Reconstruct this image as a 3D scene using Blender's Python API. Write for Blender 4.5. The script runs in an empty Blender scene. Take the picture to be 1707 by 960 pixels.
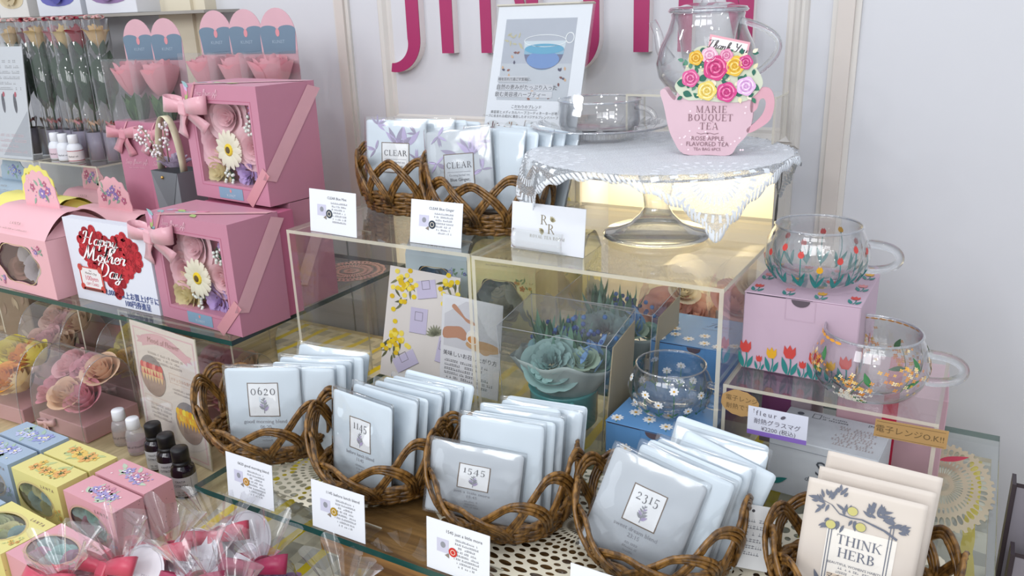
import bpy, bmesh, math, random
from mathutils import Vector, Matrix, noise
PI = math.pi
sc = bpy.context.scene
col = sc.collection

# ---------------------------------------------------------------- camera, world, lamps, exposure
cam = bpy.data.cameras.new('camera'); cam_o = bpy.data.objects.new('camera', cam); col.objects.link(cam_o)
YAW, PITCH, ROLL = math.radians(30.471), math.radians(18.608), math.radians(-2.018)
fw = Vector((-math.sin(YAW)*math.cos(PITCH), math.cos(YAW)*math.cos(PITCH), -math.sin(PITCH)))
r0 = Vector((math.cos(YAW), math.sin(YAW), 0)); u0 = r0.cross(fw)
rt = r0*math.cos(ROLL) + u0*math.sin(ROLL); up = -r0*math.sin(ROLL) + u0*math.cos(ROLL)
cam_o.matrix_world = Matrix(((rt.x, up.x, -fw.x, 0), (rt.y, up.y, -fw.y, 0), (rt.z, up.z, -fw.z, 1.55), (0, 0, 0, 1)))
cam.sensor_width = 36.0; cam.lens = 36.0*1378.6/1707.0; cam.clip_start = 0.01
sc.camera = cam_o
w = bpy.data.worlds.new('world'); sc.world = w; w.use_nodes = True
w.node_tree.nodes['Background'].inputs[0].default_value = (0.90, 0.94, 1.0, 1)
w.node_tree.nodes['Background'].inputs[1].default_value = 0.92
def area(name, loc, size, power, colr, tgt, sy=None):
    l = bpy.data.lights.new(name, 'AREA'); l.energy = power; l.color = colr; l.size = size
    if sy: l.shape = 'RECTANGLE'; l.size_y = sy
    o = bpy.data.objects.new(name, l); col.objects.link(o); o.location = loc
    o.rotation_euler = (Vector(tgt) - Vector(loc)).to_track_quat('-Z', 'Y').to_euler()
    return o
for lx, ly, lp in ((-2.15, .35, 3.0), (-1.15, .12, 3.0), (-.25, .30, 2.0), (.45, -.35, 1.4), (-1.6, -.9, 3.0), (-.5, -1.0, 3.0), (-1.3, -2.3, 21), (-.1, -2.4, 21), (1.0, -2.2, 11)):
    area('ceiling_downlight' if ly > -2 else 'front_fill_light', (lx, ly, 2.6), .09 if ly > -2 else .95, lp*.92, (.97, .98, 1), (lx*.6-.25, .9, 1.0))  # the wide rear lamps are added front fill to brighten and soften shadows
area('niche_light', (-.655, 1.37, 1.29), 0.70, 1.7, (1, .86, .58), (-.655, 1.42, .9), .04)
vs = sc.view_settings
sc.display_settings.display_device = 'sRGB'
vs.view_transform = 'Standard'; vs.look = 'None'; vs.gamma = 1; vs.exposure = -0.05; vs.use_curve_mapping = False
sc.cycles.transparent_max_bounces = 40; sc.cycles.max_bounces = 10
sc.cycles.caustics_reflective = False; sc.cycles.caustics_refractive = False

# ---------------------------------------------------------------- materials
def lin(h):
    h = h.lstrip('#'); out = []
    for i in (0, 2, 4):
        c = int(h[i:i+2], 16)/255
        out.append(c/12.92 if c <= .04045 else ((c+.055)/1.055)**2.4)
    return (*out, 1)
MC = {}
def newmat(name):
    m = bpy.data.materials.new(name); m.use_nodes = True; m.node_tree.nodes.clear()
    return m, m.node_tree.nodes, m.node_tree.links
def c(h, rough=.55, spec=.4, metal=0, sheen=0, var=.05, bump=0, bscale=200, trans=0):
    """plain procedural colour with a little noise variation"""
    k = (h, rough, spec, metal, sheen, var, bump, bscale, trans)
    if k in MC: return MC[k]
    m, N, L = newmat('paint_' + h.lstrip('#'))
    out = N.new('ShaderNodeOutputMaterial'); p = N.new('ShaderNodeBsdfPrincipled')
    L.new(p.outputs[0], out.inputs[0])
    p.inputs['Roughness'].default_value = rough; p.inputs['Metallic'].default_value = metal
    p.inputs['Specular IOR Level'].default_value = spec; p.inputs['Sheen Weight'].default_value = sheen
    p.inputs['Transmission Weight'].default_value = trans
    tc = N.new('ShaderNodeTexCoord'); nz = N.new('ShaderNodeTexNoise'); nz.inputs['Scale'].default_value = 30
    nz.inputs['Detail'].default_value = 3; L.new(tc.outputs['Object'], nz.inputs['Vector'])
    hs = N.new('ShaderNodeHueSaturation'); hs.inputs['Color'].default_value = lin(h)
    mr = N.new('ShaderNodeMapRange'); mr.inputs[3].default_value = 1-var; mr.inputs[4].default_value = 1+var
    L.new(nz.outputs['Fac'], mr.inputs[0]); L.new(mr.outputs[0], hs.inputs['Value']); L.new(hs.outputs[0], p.inputs['Base Color'])
    if bump:
        n2 = N.new('ShaderNodeTexNoise'); n2.inputs['Scale'].default_value = bscale; L.new(tc.outputs['Object'], n2.inputs['Vector'])
        b = N.new('ShaderNodeBump'); b.inputs['Strength'].default_value = bump; b.inputs['Distance'].default_value = .002
        L.new(n2.outputs['Fac'], b.inputs['Height']); L.new(b.outputs[0], p.inputs['Normal'])
    MC[k] = m; return m
def petal(h):
    """petal: lighter and thinner looking towards light, soft sheen"""
    k = ('petal', h)
    if k in MC: return MC[k]
    m, N, L = newmat('petal_' + h.lstrip('#'))
    out = N.new('ShaderNodeOutputMaterial'); p = N.new('ShaderNodeBsdfPrincipled'); t = N.new('ShaderNodeBsdfTranslucent'); mx = N.new('ShaderNodeMixShader')
    p.inputs['Base Color'].default_value = lin(h); p.inputs['Roughness'].default_value = .6; p.inputs['Specular IOR Level'].default_value = .25
    t.inputs[0].default_value = lin(h); mx.inputs[0].default_value = .3
    L.new(p.outputs[0], mx.inputs[1]); L.new(t.outputs[0], mx.inputs[2]); L.new(mx.outputs[0], out.inputs[0])
    MC[k] = m; return m
def mathn(N, L, op, a, b=None):
    n = N.new('ShaderNodeMath'); n.operation = op
    for i, x in enumerate((a, b)):
        if x is None: continue
        if isinstance(x, (int, float)): n.inputs[i].default_value = x
        else: L.new(x, n.inputs[i])
    return n.outputs[0]
def mixc(N, L, f, a, b):
    n = N.new('ShaderNodeMix'); n.data_type = 'RGBA'
    if isinstance(f, (int, float)): n.inputs[0].default_value = f
    else: L.new(f, n.inputs[0])
    for i, x in ((6, a), (7, b)):
        if isinstance(x, tuple): n.inputs[i].default_value = x
        else: L.new(x, n.inputs[i])
    return n.outputs[2]
def clear(name, tint=(.97, .97, .97), ior=1.45, rough=.03, edge=0.0, edgecol=(.8, .85, .9), haze=0.0, bump=0, bscale=60, k=1.0):
    """thin clear sheet: passes light straight, reflects by Fresnel, optional milky haze and darker rims"""
    if name in MC: return MC[name]
    m, N, L = newmat(name)
    out = N.new('ShaderNodeOutputMaterial'); tr = N.new('ShaderNodeBsdfTransparent'); gl = N.new('ShaderNodeBsdfGlossy')
    gl.inputs['Roughness'].default_value = rough; gl.inputs[0].default_value = (1, 1, 1, 1)
    lw = N.new('ShaderNodeLayerWeight'); lw.inputs[0].default_value = .5
    pw = N.new('ShaderNodeMath'); pw.operation = 'POWER'; pw.inputs[1].default_value = 2.5; L.new(lw.outputs['Facing'], pw.inputs[0])
    mc = N.new('ShaderNodeMix'); mc.data_type = 'RGBA'; mc.inputs[6].default_value = (*tint, 1); mc.inputs[7].default_value = (*edgecol, 1)
    me = N.new('ShaderNodeMath'); me.operation = 'MULTIPLY'; me.inputs[1].default_value = edge; L.new(pw.outputs[0], me.inputs[0])
    L.new(me.outputs[0], mc.inputs[0]); L.new(mc.outputs[2], tr.inputs[0])
    src = tr
    if haze:
        d = N.new('ShaderNodeBsdfDiffuse'); d.inputs[0].default_value = (.85, .87, .9, 1); h = N.new('ShaderNodeMixShader'); h.inputs[0].default_value = haze
        L.new(tr.outputs[0], h.inputs[1]); L.new(d.outputs[0], h.inputs[2]); src = h
    mx = N.new('ShaderNodeMixShader'); mk = N.new('ShaderNodeMath'); mk.operation = 'MULTIPLY'; mk.inputs[1].default_value = k
    # Schlick reflectance, the same from both sides of the sheet
    f0 = ((ior-1)/(ior+1))**2; fl = N.new('ShaderNodeLayerWeight'); fl.inputs[0].default_value = .5
    p5 = mathn(N, L, 'POWER', fl.outputs['Facing'], 5.0); fr_ = mathn(N, L, 'ADD', mathn(N, L, 'MULTIPLY', p5, 1-f0), f0)
    L.new(fr_, mk.inputs[0]); mk.use_clamp = True; L.new(mk.outputs[0], mx.inputs[0])
    L.new(src.outputs[0], mx.inputs[1]); L.new(gl.outputs[0], mx.inputs[2]); L.new(mx.outputs[0], out.inputs[0])
    if bump:
        tc = N.new('ShaderNodeTexCoord'); nz = N.new('ShaderNodeTexNoise'); nz.inputs['Scale'].default_value = bscale; nz.inputs['Detail'].default_value = 2
        L.new(tc.outputs['Object'], nz.inputs['Vector']); b = N.new('ShaderNodeBump'); b.inputs['Strength'].default_value = bump; b.inputs['Distance'].default_value = .01
        L.new(nz.outputs['Fac'], b.inputs['Height']); L.new(b.outputs[0], gl.inputs['Normal']); L.new(b.outputs[0], fl.inputs['Normal'])
    MC[name] = m; return m
ACR = clear('acrylic', (.982, .985, .98), rough=.02, haze=.012, k=1.3)
def edge_mat():
    m, N, L = newmat('acrylic_edge'); out = N.new('ShaderNodeOutputMaterial'); p = N.new('ShaderNodeBsdfPrincipled'); p.inputs['Base Color'].default_value = lin('#d9d4c2'); p.inputs['Roughness'].default_value = .3
    t = N.new('ShaderNodeBsdfTransparent'); x = N.new('ShaderNodeMixShader'); x.inputs[0].default_value = .36
    L.new(p.outputs[0], x.inputs[1]); L.new(t.outputs[0], x.inputs[2]); L.new(x.outputs[0], out.inputs[0]); return m
ACE = edge_mat()                                     # cast, light-gathering acrylic edge
SHG = clear('shelf_glass', (.945, .97, .958), rough=.01, k=1.4)
SHE = c('#1d4a46', .15, spec=.6, var=.15)             # green cut glass edge
SHD = c('#2a3b44', .15, spec=.6, var=.1)
RIM = clear('rim_glass', (.80, .82, .85), rough=.02, haze=.10, edge=.8, edgecol=(.5, .53, .58), ior=1.8, k=2.2)
CUP = clear('cup_glass', (.985, .985, .985), rough=.015, edge=.95, edgecol=(.42, .45, .50), k=2.0)
FILM = clear('cellophane', (.97, .97, .98), ior=1.5, rough=.13, haze=.05, bump=.3, bscale=30, k=2.2)
SLEEVE = clear('sachet_sleeve', (.98, .985, .99), ior=1.45, rough=.12, haze=.03, bump=.38, bscale=14, k=2.2)
PVC = clear('pvc_sheet', (.955, .955, .96), ior=1.45, rough=.05, haze=.05, edge=.5, edgecol=(.80, .80, .83), bump=.08, bscale=14, k=1.5)
FOOT = clear('foot_glass', (.94, .955, .97), rough=.02, haze=.05, edge=.95, edgecol=(.30, .36, .42), ior=1.6, k=3.0)
def glass_solid():
    m, N, L = newmat('solid_glass'); out = N.new('ShaderNodeOutputMaterial'); g = N.new('ShaderNodeBsdfGlass'); g.inputs['IOR'].default_value = 1.45
    g.inputs[0].default_value = (.95, .97, .98, 1); t = N.new('ShaderNodeBsdfTransparent'); x = N.new('ShaderNodeMixShader'); x.inputs[0].default_value = .42
    L.new(g.outputs[0], x.inputs[1]); L.new(t.outputs[0], x.inputs[2]); L.new(x.outputs[0], out.inputs[0]); return m
GLS = glass_solid()
def ramp_mat(name, build):
    m, N, L = newmat(name); out = N.new('ShaderNodeOutputMaterial'); p = N.new('ShaderNodeBsdfPrincipled'); L.new(p.outputs[0], out.inputs[0])
    build(N, L, p, out); return m
def wood_mat(name, c1, c2, sc_=(3, 40, 40), rough=.5):
    def f(N, L, p, out):
        tc = N.new('ShaderNodeTexCoord'); mp = N.new('ShaderNodeMapping'); mp.inputs['Scale'].default_value = sc_
        L.new(tc.outputs['Object'], mp.inputs[0]); n = N.new('ShaderNodeTexNoise'); n.inputs['Scale'].default_value = 2.2; n.inputs['Detail'].default_value = 6; n.inputs['Distortion'].default_value = .6
        L.new(mp.outputs[0], n.inputs['Vector']); r = N.new('ShaderNodeValToRGB'); r.color_ramp.elements[0].position = .35; r.color_ramp.elements[1].position = .68
        r.color_ramp.elements[0].color = lin(c1); r.color_ramp.elements[1].color = lin(c2); L.new(n.outputs['Fac'], r.inputs[0]); L.new(r.outputs[0], p.inputs['Base Color'])
        p.inputs['Roughness'].default_value = rough
    return ramp_mat(name, f)
WOOD = wood_mat('crate_wood', '#6a4a2c', '#a87c4a')
PLY = wood_mat('counter_wood', '#a4936f', '#c8b790', (30, 3, 30), .45)
WICK = wood_mat('wicker_cane', '#432c15', '#976d35', (70, 70, 45), .30)
def cloth_plaid(N, L, p, out):
    tc = N.new('ShaderNodeTexCoord'); sp = N.new('ShaderNodeSeparateXYZ'); nz = N.new('ShaderNodeTexNoise'); nz.inputs['Scale'].default_value = 9
    L.new(tc.outputs['Object'], nz.inputs['Vector']); ad = N.new('ShaderNodeMix'); ad.data_type = 'VECTOR'; ad.inputs[0].default_value = .025
    L.new(tc.outputs['Object'], ad.inputs[4]); L.new(nz.outputs['Color'], ad.inputs[5]); L.new(ad.outputs[1], sp.inputs[0])
    def stripe(ax, per, off, wd):
        a = mathn(N, L, 'ADD', sp.outputs[ax], off); a = mathn(N, L, 'PINGPONG', a, per/2); return mathn(N, L, 'LESS_THAN', a, wd/2)
    base = mixc(N, L, stripe(1, .072, .02, .030), lin('#d5cfba'), lin('#a9a596'))
    base = mixc(N, L, stripe(0, .058, .030, .014), base, lin('#c6c0ab'))
    yl = stripe(0, .058, .005, .0135); base = mixc(N, L, yl, base, lin('#dcc31f'))
    L.new(base, p.inputs['Base Color']); p.inputs['Roughness'].default_value = .8
CLOTH = ramp_mat('plaid_tablecloth', cloth_plaid)

# ---------------------------------------------------------------- mesh builder
class MB:
    def __init__(s): s.v = []; s.f = []; s.fm = []; s.fs = []; s.mats = []; s.cur = 0; s.T = Matrix.Identity(4); s.uv = None
    def mat(s, m):
        if m not in s.mats: s.mats.append(m)
        s.cur = s.mats.index(m); return s
    def at(s, T): s.T = T; return s
    def add(s, vs, fs, smooth=False):
        b = len(s.v)
        for p in vs:
            q = s.T @ Vector((p[0], p[1], p[2])); s.v.append((q.x, q.y, q.z))
        for f in fs: s.f.append([b+i for i in f]); s.fm.append(s.cur); s.fs.append(smooth)
        return s
    def box(s, x0, y0, z0, x1, y1, z1):
        return s.add([(x0,y0,z0),(x1,y0,z0),(x1,y1,z0),(x0,y1,z0),(x0,y0,z1),(x1,y0,z1),(x1,y1,z1),(x0,y1,z1)],
                     [(3,2,1,0),(4,5,6,7),(0,1,5,4),(1,2,6,5),(2,3,7,6),(3,0,4,7)])
    def cbox(s, x0, y0, z0, x1, y1, z1, b=.002, seg=2):
        bm = bmesh.new(); bmesh.ops.create_cube(bm, size=1)
        for q in bm.verts: q.co = Vector((x0+(q.co.x+.5)*(x1-x0), y0+(q.co.y+.5)*(y1-y0), z0+(q.co.z+.5)*(z1-z0)))
        bmesh.ops.bevel(bm, geom=bm.edges[:], offset=b, segments=seg, affect='EDGES', profile=.5)
        bm.verts.index_update(); s.add([q.co[:] for q in bm.verts], [[q.index for q in f.verts] for f in bm.faces], False); bm.free(); return s
    def lathe(s, prof, n=32, cx=0, cy=0, sx=1, sy=1, smooth=True, cap0=False, cap1=False, a0=0, a1=2*PI):
        vs = []; fs = []; m = len(prof); full = abs(a1-a0-2*PI) < 1e-6; cnt = n if full else n+1
        for i in range(cnt):
            a = a0 + (a1-a0)*i/n
            for r, z in prof: vs.append((cx+r*sx*math.cos(a), cy+r*sy*math.sin(a), z))
        for i in range(n):
            j = (i+1) % cnt
            for k in range(m-1): fs.append((i*m+k, j*m+k, j*m+k+1, i*m+k+1))
        if cap0: fs.append([i*m for i in range(cnt)][::-1])
        if cap1: fs.append([i*m+m-1 for i in range(cnt)])
        return s.add(vs, fs, smooth)
    def tube(s, path, r, n=8, closed=False, smooth=True, flat=1.0):
        P = [Vector(p) for p in path]; m = len(P); vs = []; fs = []; nrm = None
        for i in range(m):
            a = P[(i-1) % m] if (closed or i > 0) else P[i]; b = P[(i+1) % m] if (closed or i < m-1) else P[i]
            t = (b-a); t = t.normalized() if t.length > 1e-9 else Vector((0, 0, 1))
            if nrm is None: nrm = t.orthogonal().normalized()
            nrm = (nrm - t*nrm.dot(t)); nrm = nrm.normalized() if nrm.length > 1e-6 else t.orthogonal().normalized()
            bi = t.cross(nrm); rr = r[i] if isinstance(r, (list, tuple)) else r
            for k in range(n):
                a_ = 2*PI*k/n; vs.append(P[i] + nrm*math.cos(a_)*rr + bi*math.sin(a_)*rr*flat)
        for i in range(m if closed else m-1):
            j = (i+1) % m
            for k in range(n): fs.append((i*n+k, i*n+(k+1) % n, j*n+(k+1) % n, j*n+k))
        if not closed: fs.append(list(range(n))[::-1]); fs.append([(m-1)*n+k for k in range(n)])
        return s.add(vs, fs, smooth)
    def prism(s, poly, z0, z1):
        n = len(poly); vs = [(x, y, z0) for x, y in poly] + [(x, y, z1) for x, y in poly]
        return s.add(vs, [list(range(n))[::-1], [n+i for i in range(n)]] + [(i, (i+1) % n, n+(i+1) % n, n+i) for i in range(n)])
    def flat(s, poly, z=0): return s.add([(x, y, z) for x, y in poly], [list(range(len(poly)))])
    def grid(s, fn, nu, nv, smooth=True, closeu=False):
        vs = [fn(i/nu, j/nv) for i in range(nu if closeu else nu+1) for j in range(nv+1)]; m = nv+1; fs = []
        for i in range(nu):
            k = (i+1) % nu if closeu else i+1
            for j in range(nv): fs.append((i*m+j, k*m+j, k*m+j+1, i*m+j+1))
        return s.add(vs, fs, smooth)
    def ell(s, x, y, rx, ry, rot=0, z=0, n=14):
        cr, sr = math.cos(rot), math.sin(rot)
        return s.flat([(x+rx*math.cos(a)*cr-ry*math.sin(a)*sr, y+rx*math.cos(a)*sr+ry*math.sin(a)*cr) for a in [2*PI*k/n for k in range(n)]], z)
    def ring(s, x, y, rx, ry, wd, z=0, n=28, fn=None):
        vs = []
        for k in range(n):
            a = 2*PI*k/n; q = fn(a) if fn else 1
            vs += [(x+rx*q*math.cos(a), y+ry*q*math.sin(a), z), (x+(rx*q+wd)*math.cos(a), y+(ry*q+wd)*math.sin(a), z)]
        return s.add(vs, [(2*k, 2*k+1, (2*k+3) % (2*n), (2*k+2) % (2*n)) for k in range(n)])
    def rect(s, x0, y0, x1, y1, z=0): return s.flat([(x0,y0),(x1,y0),(x1,y1),(x0,y1)], z)
    def frame(s, x0, y0, x1, y1, wd, z=0):
        s.rect(x0,y0,x1,y0+wd,z); s.rect(x0,y1-wd,x1,y1,z); s.rect(x0,y0+wd,x0+wd,y1-wd,z); return s.rect(x1-wd,y0+wd,x1,y1-wd,z)
    def leaf2(s, x, y, l, wd, rot, z=0):
        pts = []
        for k in range(9):
            t = k/8; pts.append((t*l, wd*math.sin(PI*t**.8)/2))
        for k in range(7, 0, -1):
            t = k/8; pts.append((t*l, -wd*math.sin(PI*t**.8)/2))
        cr, sr = math.cos(rot), math.sin(rot)
        return s.flat([(x+a*cr-b*sr, y+a*sr+b*cr) for a, b in pts], z)
    def line2(s, pts, wd, z=0):
        for (x0, y0), (x1, y1) in zip(pts, pts[1:]):
            dx, dy = x1-x0, y1-y0; l = math.hypot(dx, dy) or 1; nx, ny = -dy/l*wd/2, dx/l*wd/2
            s.flat([(x0-nx,y0-ny),(x1-nx,y1-ny),(x1+nx,y1+ny),(x0+nx,y0+ny)], z)
        return s
    def text(s, body, size, x=0, y=0, z=0, align='CENTER', shear=0, off=0, sx=1, space=1):
        cu = bpy.data.curves.new('t', 'FONT'); cu.body = body; cu.size = size; cu.align_x = align; cu.shear = shear; cu.offset = off; cu.space_character = space
        cu.resolution_u = 2; o = bpy.data.objects.new('t', cu); col.objects.link(o)
        dg = bpy.context.evaluated_depsgraph_get(); dg.update(); me = bpy.data.meshes.new_from_object(o.evaluated_get(dg))
        s.add([(x+q.co.x*sx, y+q.co.y, z) for q in me.vertices], [list(p.vertices) for p in me.polygons])
        bpy.data.objects.remove(o); bpy.data.curves.remove(cu); bpy.data.meshes.remove(me); return s
    def micro(s, x, y, wd, rows, lh, z=0, rnd=None, align='C', hh=.55):
        """lines of print too fine to read"""
        rnd = rnd or random.Random(7)
        for k in range(rows):
            L_ = wd*rnd.uniform(.6, 1) if k else wd*.85; x0 = x-L_/2 if align == 'C' else x; t = 0; yy = y-k*lh
            while t < L_:
                g = lh*hh*rnd.uniform(.5, 1.0)
                if rnd.random() < .86:
                    a = rnd.random()
                    s.rect(x0+t, yy, x0+t+g*.75, yy+lh*.12, z)
                    s.rect(x0+t+g*.3, yy, x0+t+g*.42, yy+lh*hh*rnd.uniform(.7, 1), z)
                    if a > .4: s.rect(x0+t, yy+lh*hh*.62, x0+t+g*.8, yy+lh*hh*.62+lh*.1, z)
                t += g
        return s
    def cut(s): s.cuts = getattr(s, 'cuts', []) + [(len(s.v), len(s.f))]; return s
    def build_split(s, name, parent):
        """one mesh per printed face: cut() marks where the next face starts"""
        ends = getattr(s, 'cuts', []) + [(len(s.v), len(s.f))]; v0 = f0 = 0
        for v1, f1 in ends:
            if f1 > f0:
                q = MB(); q.v = s.v[v0:v1]; q.f = [[i-v0 for i in f] for f in s.f[f0:f1]]; q.fs = s.fs[f0:f1]; used = sorted(set(s.fm[f0:f1])); q.mats = [s.mats[i] for i in used]; q.fm = [used.index(i) for i in s.fm[f0:f1]]; q.build(name, parent)
            v0, f0 = v1, f1
    def build(s, name, parent=None, mat=None, uv=None):
        me = bpy.data.meshes.new(name); me.from_pydata(s.v, [], s.f)
        for m in (s.mats or [mat]): me.materials.append(m)
        me.polygons.foreach_set('material_index', s.fm); me.polygons.foreach_set('use_smooth', s.fs)
        if uv:
            ul = me.uv_layers.new(name='UVMap')
            for lp in me.loops: ul.data[lp.index].uv = uv[lp.vertex_index]
        me.update(); o = bpy.data.objects.new(name, me); col.objects.link(o)
        if parent: o.parent = parent
        return o
def mb(m): return MB().mat(m)
def FR(o, x, y):
    """face frame: origin, x axis, y axis -> matrix whose z points out of the face"""
    x = Vector(x).normalized(); z = x.cross(Vector(y)).normalized(); y = z.cross(x); o = Vector(o)
    return Matrix(((x.x, y.x, z.x, o.x), (x.y, y.y, z.y, o.y), (x.z, y.z, z.z, o.z), (0, 0, 0, 1)))
def TR(x=0, y=0, z=0, rz=0, rx=0, ry=0, s=1):
    return Matrix.Translation((x, y, z)) @ Matrix.Rotation(rz, 4, 'Z') @ Matrix.Rotation(ry, 4, 'Y') @ Matrix.Rotation(rx, 4, 'X') @ Matrix.Scale(s, 4)
FRONT = lambda y=0, z=0, x=0: FR((x, y, z), (1, 0, 0), (0, 0, 1))     # a face looking towards -Y
TOP = lambda z, x=0, y=0: FR((x, y, z), (1, 0, 0), (0, 1, 0))
RIGHT = lambda x, y=0, z=0: FR((x, y, z), (0, 1, 0), (0, 0, 1))       # a face looking towards +X
def tag(o, label, cat, group=None, kind=None):
    o['label'] = label; o['category'] = cat
    if group: o['group'] = group
    if kind: o['kind'] = kind
    return o
def thing(name, label, cat, loc=(0, 0, 0), rz=0, group=None, rx=0, ry=0):
    o = bpy.data.objects.new(name, None); o.empty_display_size = .02; col.objects.link(o); o.location = loc; o.rotation_euler = (rx, ry, rz)
    return tag(o, label, cat, group)
def struct(name, m_b, parent=None):
    o = m_b.build(name, parent)
    if not parent: o['kind'] = 'structure'
    return o
def copy_tree(o, parent=None):
    n = o.copy(); col.objects.link(n)
    if parent: n.parent = parent
    for ch in [q for q in bpy.data.objects if q.parent == o]: copy_tree(ch, n)
    return n
def dup(o, loc, rz, label, group=None, rx=None, ry=None):
    n = copy_tree(o); n.location = loc; n.rotation_euler = (o.rotation_euler[0] if rx is None else rx, o.rotation_euler[1] if ry is None else ry, rz); n['label'] = label
    if group: n['group'] = group
    return n
# ---- a small book-face alphabet drawn from thick and thin strokes
TK, TN = .14, .045
def _l(x0, y0, x1, y1, wd=TK): return ('l', x0, y0, x1, y1, wd)
def _s(x, y, ln=.30): return ('s', x, y, ln)
def _a(cx, cy, rx, ry, a0, a1, wm=TK, wn=TN): return ('a', cx, cy, rx, ry, a0, a1, wm, wn)
GL = {
 'I': (.40, [_l(.2,0,.2,1), _s(.2,0), _s(.2,1)]),
 'T': (.82, [_l(.41,0,.41,1), _s(.41,0), _l(.04,.975,.78,.975,.05), _l(.06,.78,.06,1,.04), _l(.76,.78,.76,1,.04)]),
 'H': (.94, [_l(.18,0,.18,1), _l(.76,0,.76,1), _l(.18,.52,.76,.52,TN), _s(.18,0), _s(.18,1), _s(.76,0), _s(.76,1)]),
 'E': (.76, [_l(.18,0,.18,1), _s(.14,0,.22), _s(.14,1,.22), _l(.1,.025,.68,.025,.05), _l(.1,.975,.66,.975,.05), _l(.18,.52,.52,.52,TN), _l(.66,.8,.66,1,.04), _l(.68,0,.68,.24,.04), _l(.52,.42,.52,.62,.04)]),
 'L': (.72, [_l(.18,0,.18,1), _s(.18,1), _l(.06,.025,.66,.025,.05), _l(.66,0,.66,.26,.04)]),
 'B': (.80, [_l(.18,0,.18,1), _s(.12,0,.2), _s(.12,1,.2), _a(.36,.76,.26,.22,-PI/2,PI/2), _a(.38,.27,.32,.25,-PI/2,PI/2), _l(.18,.98,.38,.98,.045), _l(.18,.53,.38,.53,.045), _l(.18,.02,.4,.02,.045)]),
 'R': (.86, [_l(.18,0,.18,1), _s(.18,0), _s(.12,1,.2), _a(.38,.74,.27,.24,-PI/2,PI/2), _l(.18,.98,.4,.98,.045), _l(.18,.5,.4,.5,.045), _l(.42,.5,.78,0,.13), _s(.76,0,.22)]),
 'P': (.76, [_l(.18,0,.18,1), _s(.18,0), _s(.12,1,.2), _a(.38,.74,.27,.24,-PI/2,PI/2), _l(.18,.98,.4,.98,.045), _l(.18,.5,.4,.5,.045)]),
 'M': (1.12, [_l(.18,0,.18,1,TN), _l(.94,0,.94,1), _l(.18,1,.56,.04,.13), _l(.94,1,.56,.04,TN), _s(.18,0,.26), _s(.94,0), _s(.12,1,.16), _s(1.0,1,.16)]),
 'N': (.96, [_l(.18,0,.18,1,TN), _l(.78,0,.78,1,TN), _l(.18,1,.78,0,.15), _s(.18,0,.26), _s(.12,1,.2), _s(.78,1,.26)]),
 'A': (.90, [_l(.12,0,.44,1,TN), _l(.76,0,.44,1,.14), _l(.24,.36,.66,.36,TN), _s(.12,0,.24), _s(.76,0,.28)]),
 'K': (.90, [_l(.18,0,.18,1), _s(.18,0), _s(.18,1), _l(.2,.42,.72,1,TN), _l(.36,.56,.78,0,.14), _s(.72,1,.24), _s(.78,0,.24)]),
 'U': (.92, [_l(.18,.32,.18,1), _l(.76,.32,.76,1,TN), _a(.47,.33,.29,.32,PI,2*PI,.12,.06), _s(.18,1), _s(.76,1,.24)]),
 'O': (.98, [_a(.49,.5,.40,.5,0,2*PI)]),
 'Q': (.98, [_a(.49,.5,.40,.5,0,2*PI), _l(.5,.05,.86,-.22,.08)]),
 'C': (.90, [_a(.5,.5,.40,.5,.75,2*PI-.75), _l(.81,.7,.81,.95,.04), _l(.81,.06,.81,.26,.03)]),
 'Y': (.86, [_l(.43,0,.43,.48), _l(.1,1,.43,.46,.13), _l(.76,1,.43,.46,TN), _s(.43,0), _s(.1,1,.24), _s(.76,1,.22)]),
 'D': (.94, [_l(.18,0,.18,1), _s(.12,0,.2), _s(.12,1,.2), _a(.38,.5,.44,.48,-PI/2,PI/2)]),
 'S': (.66, [_a(.33,.74,.22,.24,.4,PI*1.5,.1,.05), _a(.33,.26,.24,.26,-PI*.85,PI/2,.1,.05)]),
 'J': (.50, [_l(.3,.2,.3,1), _s(.3,1), _a(.1,.05,.2,.22,-PI*.6,.3,.13,.06)]),
 '0': (.72, [_a(.36,.36,.28,.36,0,2*PI,.09,.045)]),
 '1': (.44, [_l(.22,0,.22,.72,.1), _s(.22,0,.28), _l(.1,.68,.22,.72,.04)]),
 '2': (.62, [_a(.3,.52,.2,.2,-.5,PI*.95,.1,.04), _l(.46,.42,.1,.05,.05), _l(.08,.04,.54,.04,.09)]),
 '3': (.60, [_a(.28,.54,.18,.18,-PI/2,PI*.85,.09,.04), _a(.28,.08,.22,.28,-PI*.8,PI/2,.1,.04)]),
 '4': (.68, [_l(.44,-.25,.44,.72,.1), _l(.44,.72,.06,.1,.04), _l(.04,.08,.62,.08,.05)]),
 '5': (.60, [_a(.26,.08,.24,.3,-PI*.8,PI*.72,.1,.04), _l(.12,.3,.16,.70,.04), _l(.14,.68,.5,.68,.09)]),
 '6': (.66, [_a(.34,.28,.24,.28,0,2*PI,.1,.045), _a(.52,.32,.42,.64,PI*.62,PI*1.02,.09,.05)]),
 '&': (.6, []), ' ': (.42, []),
}
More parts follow.
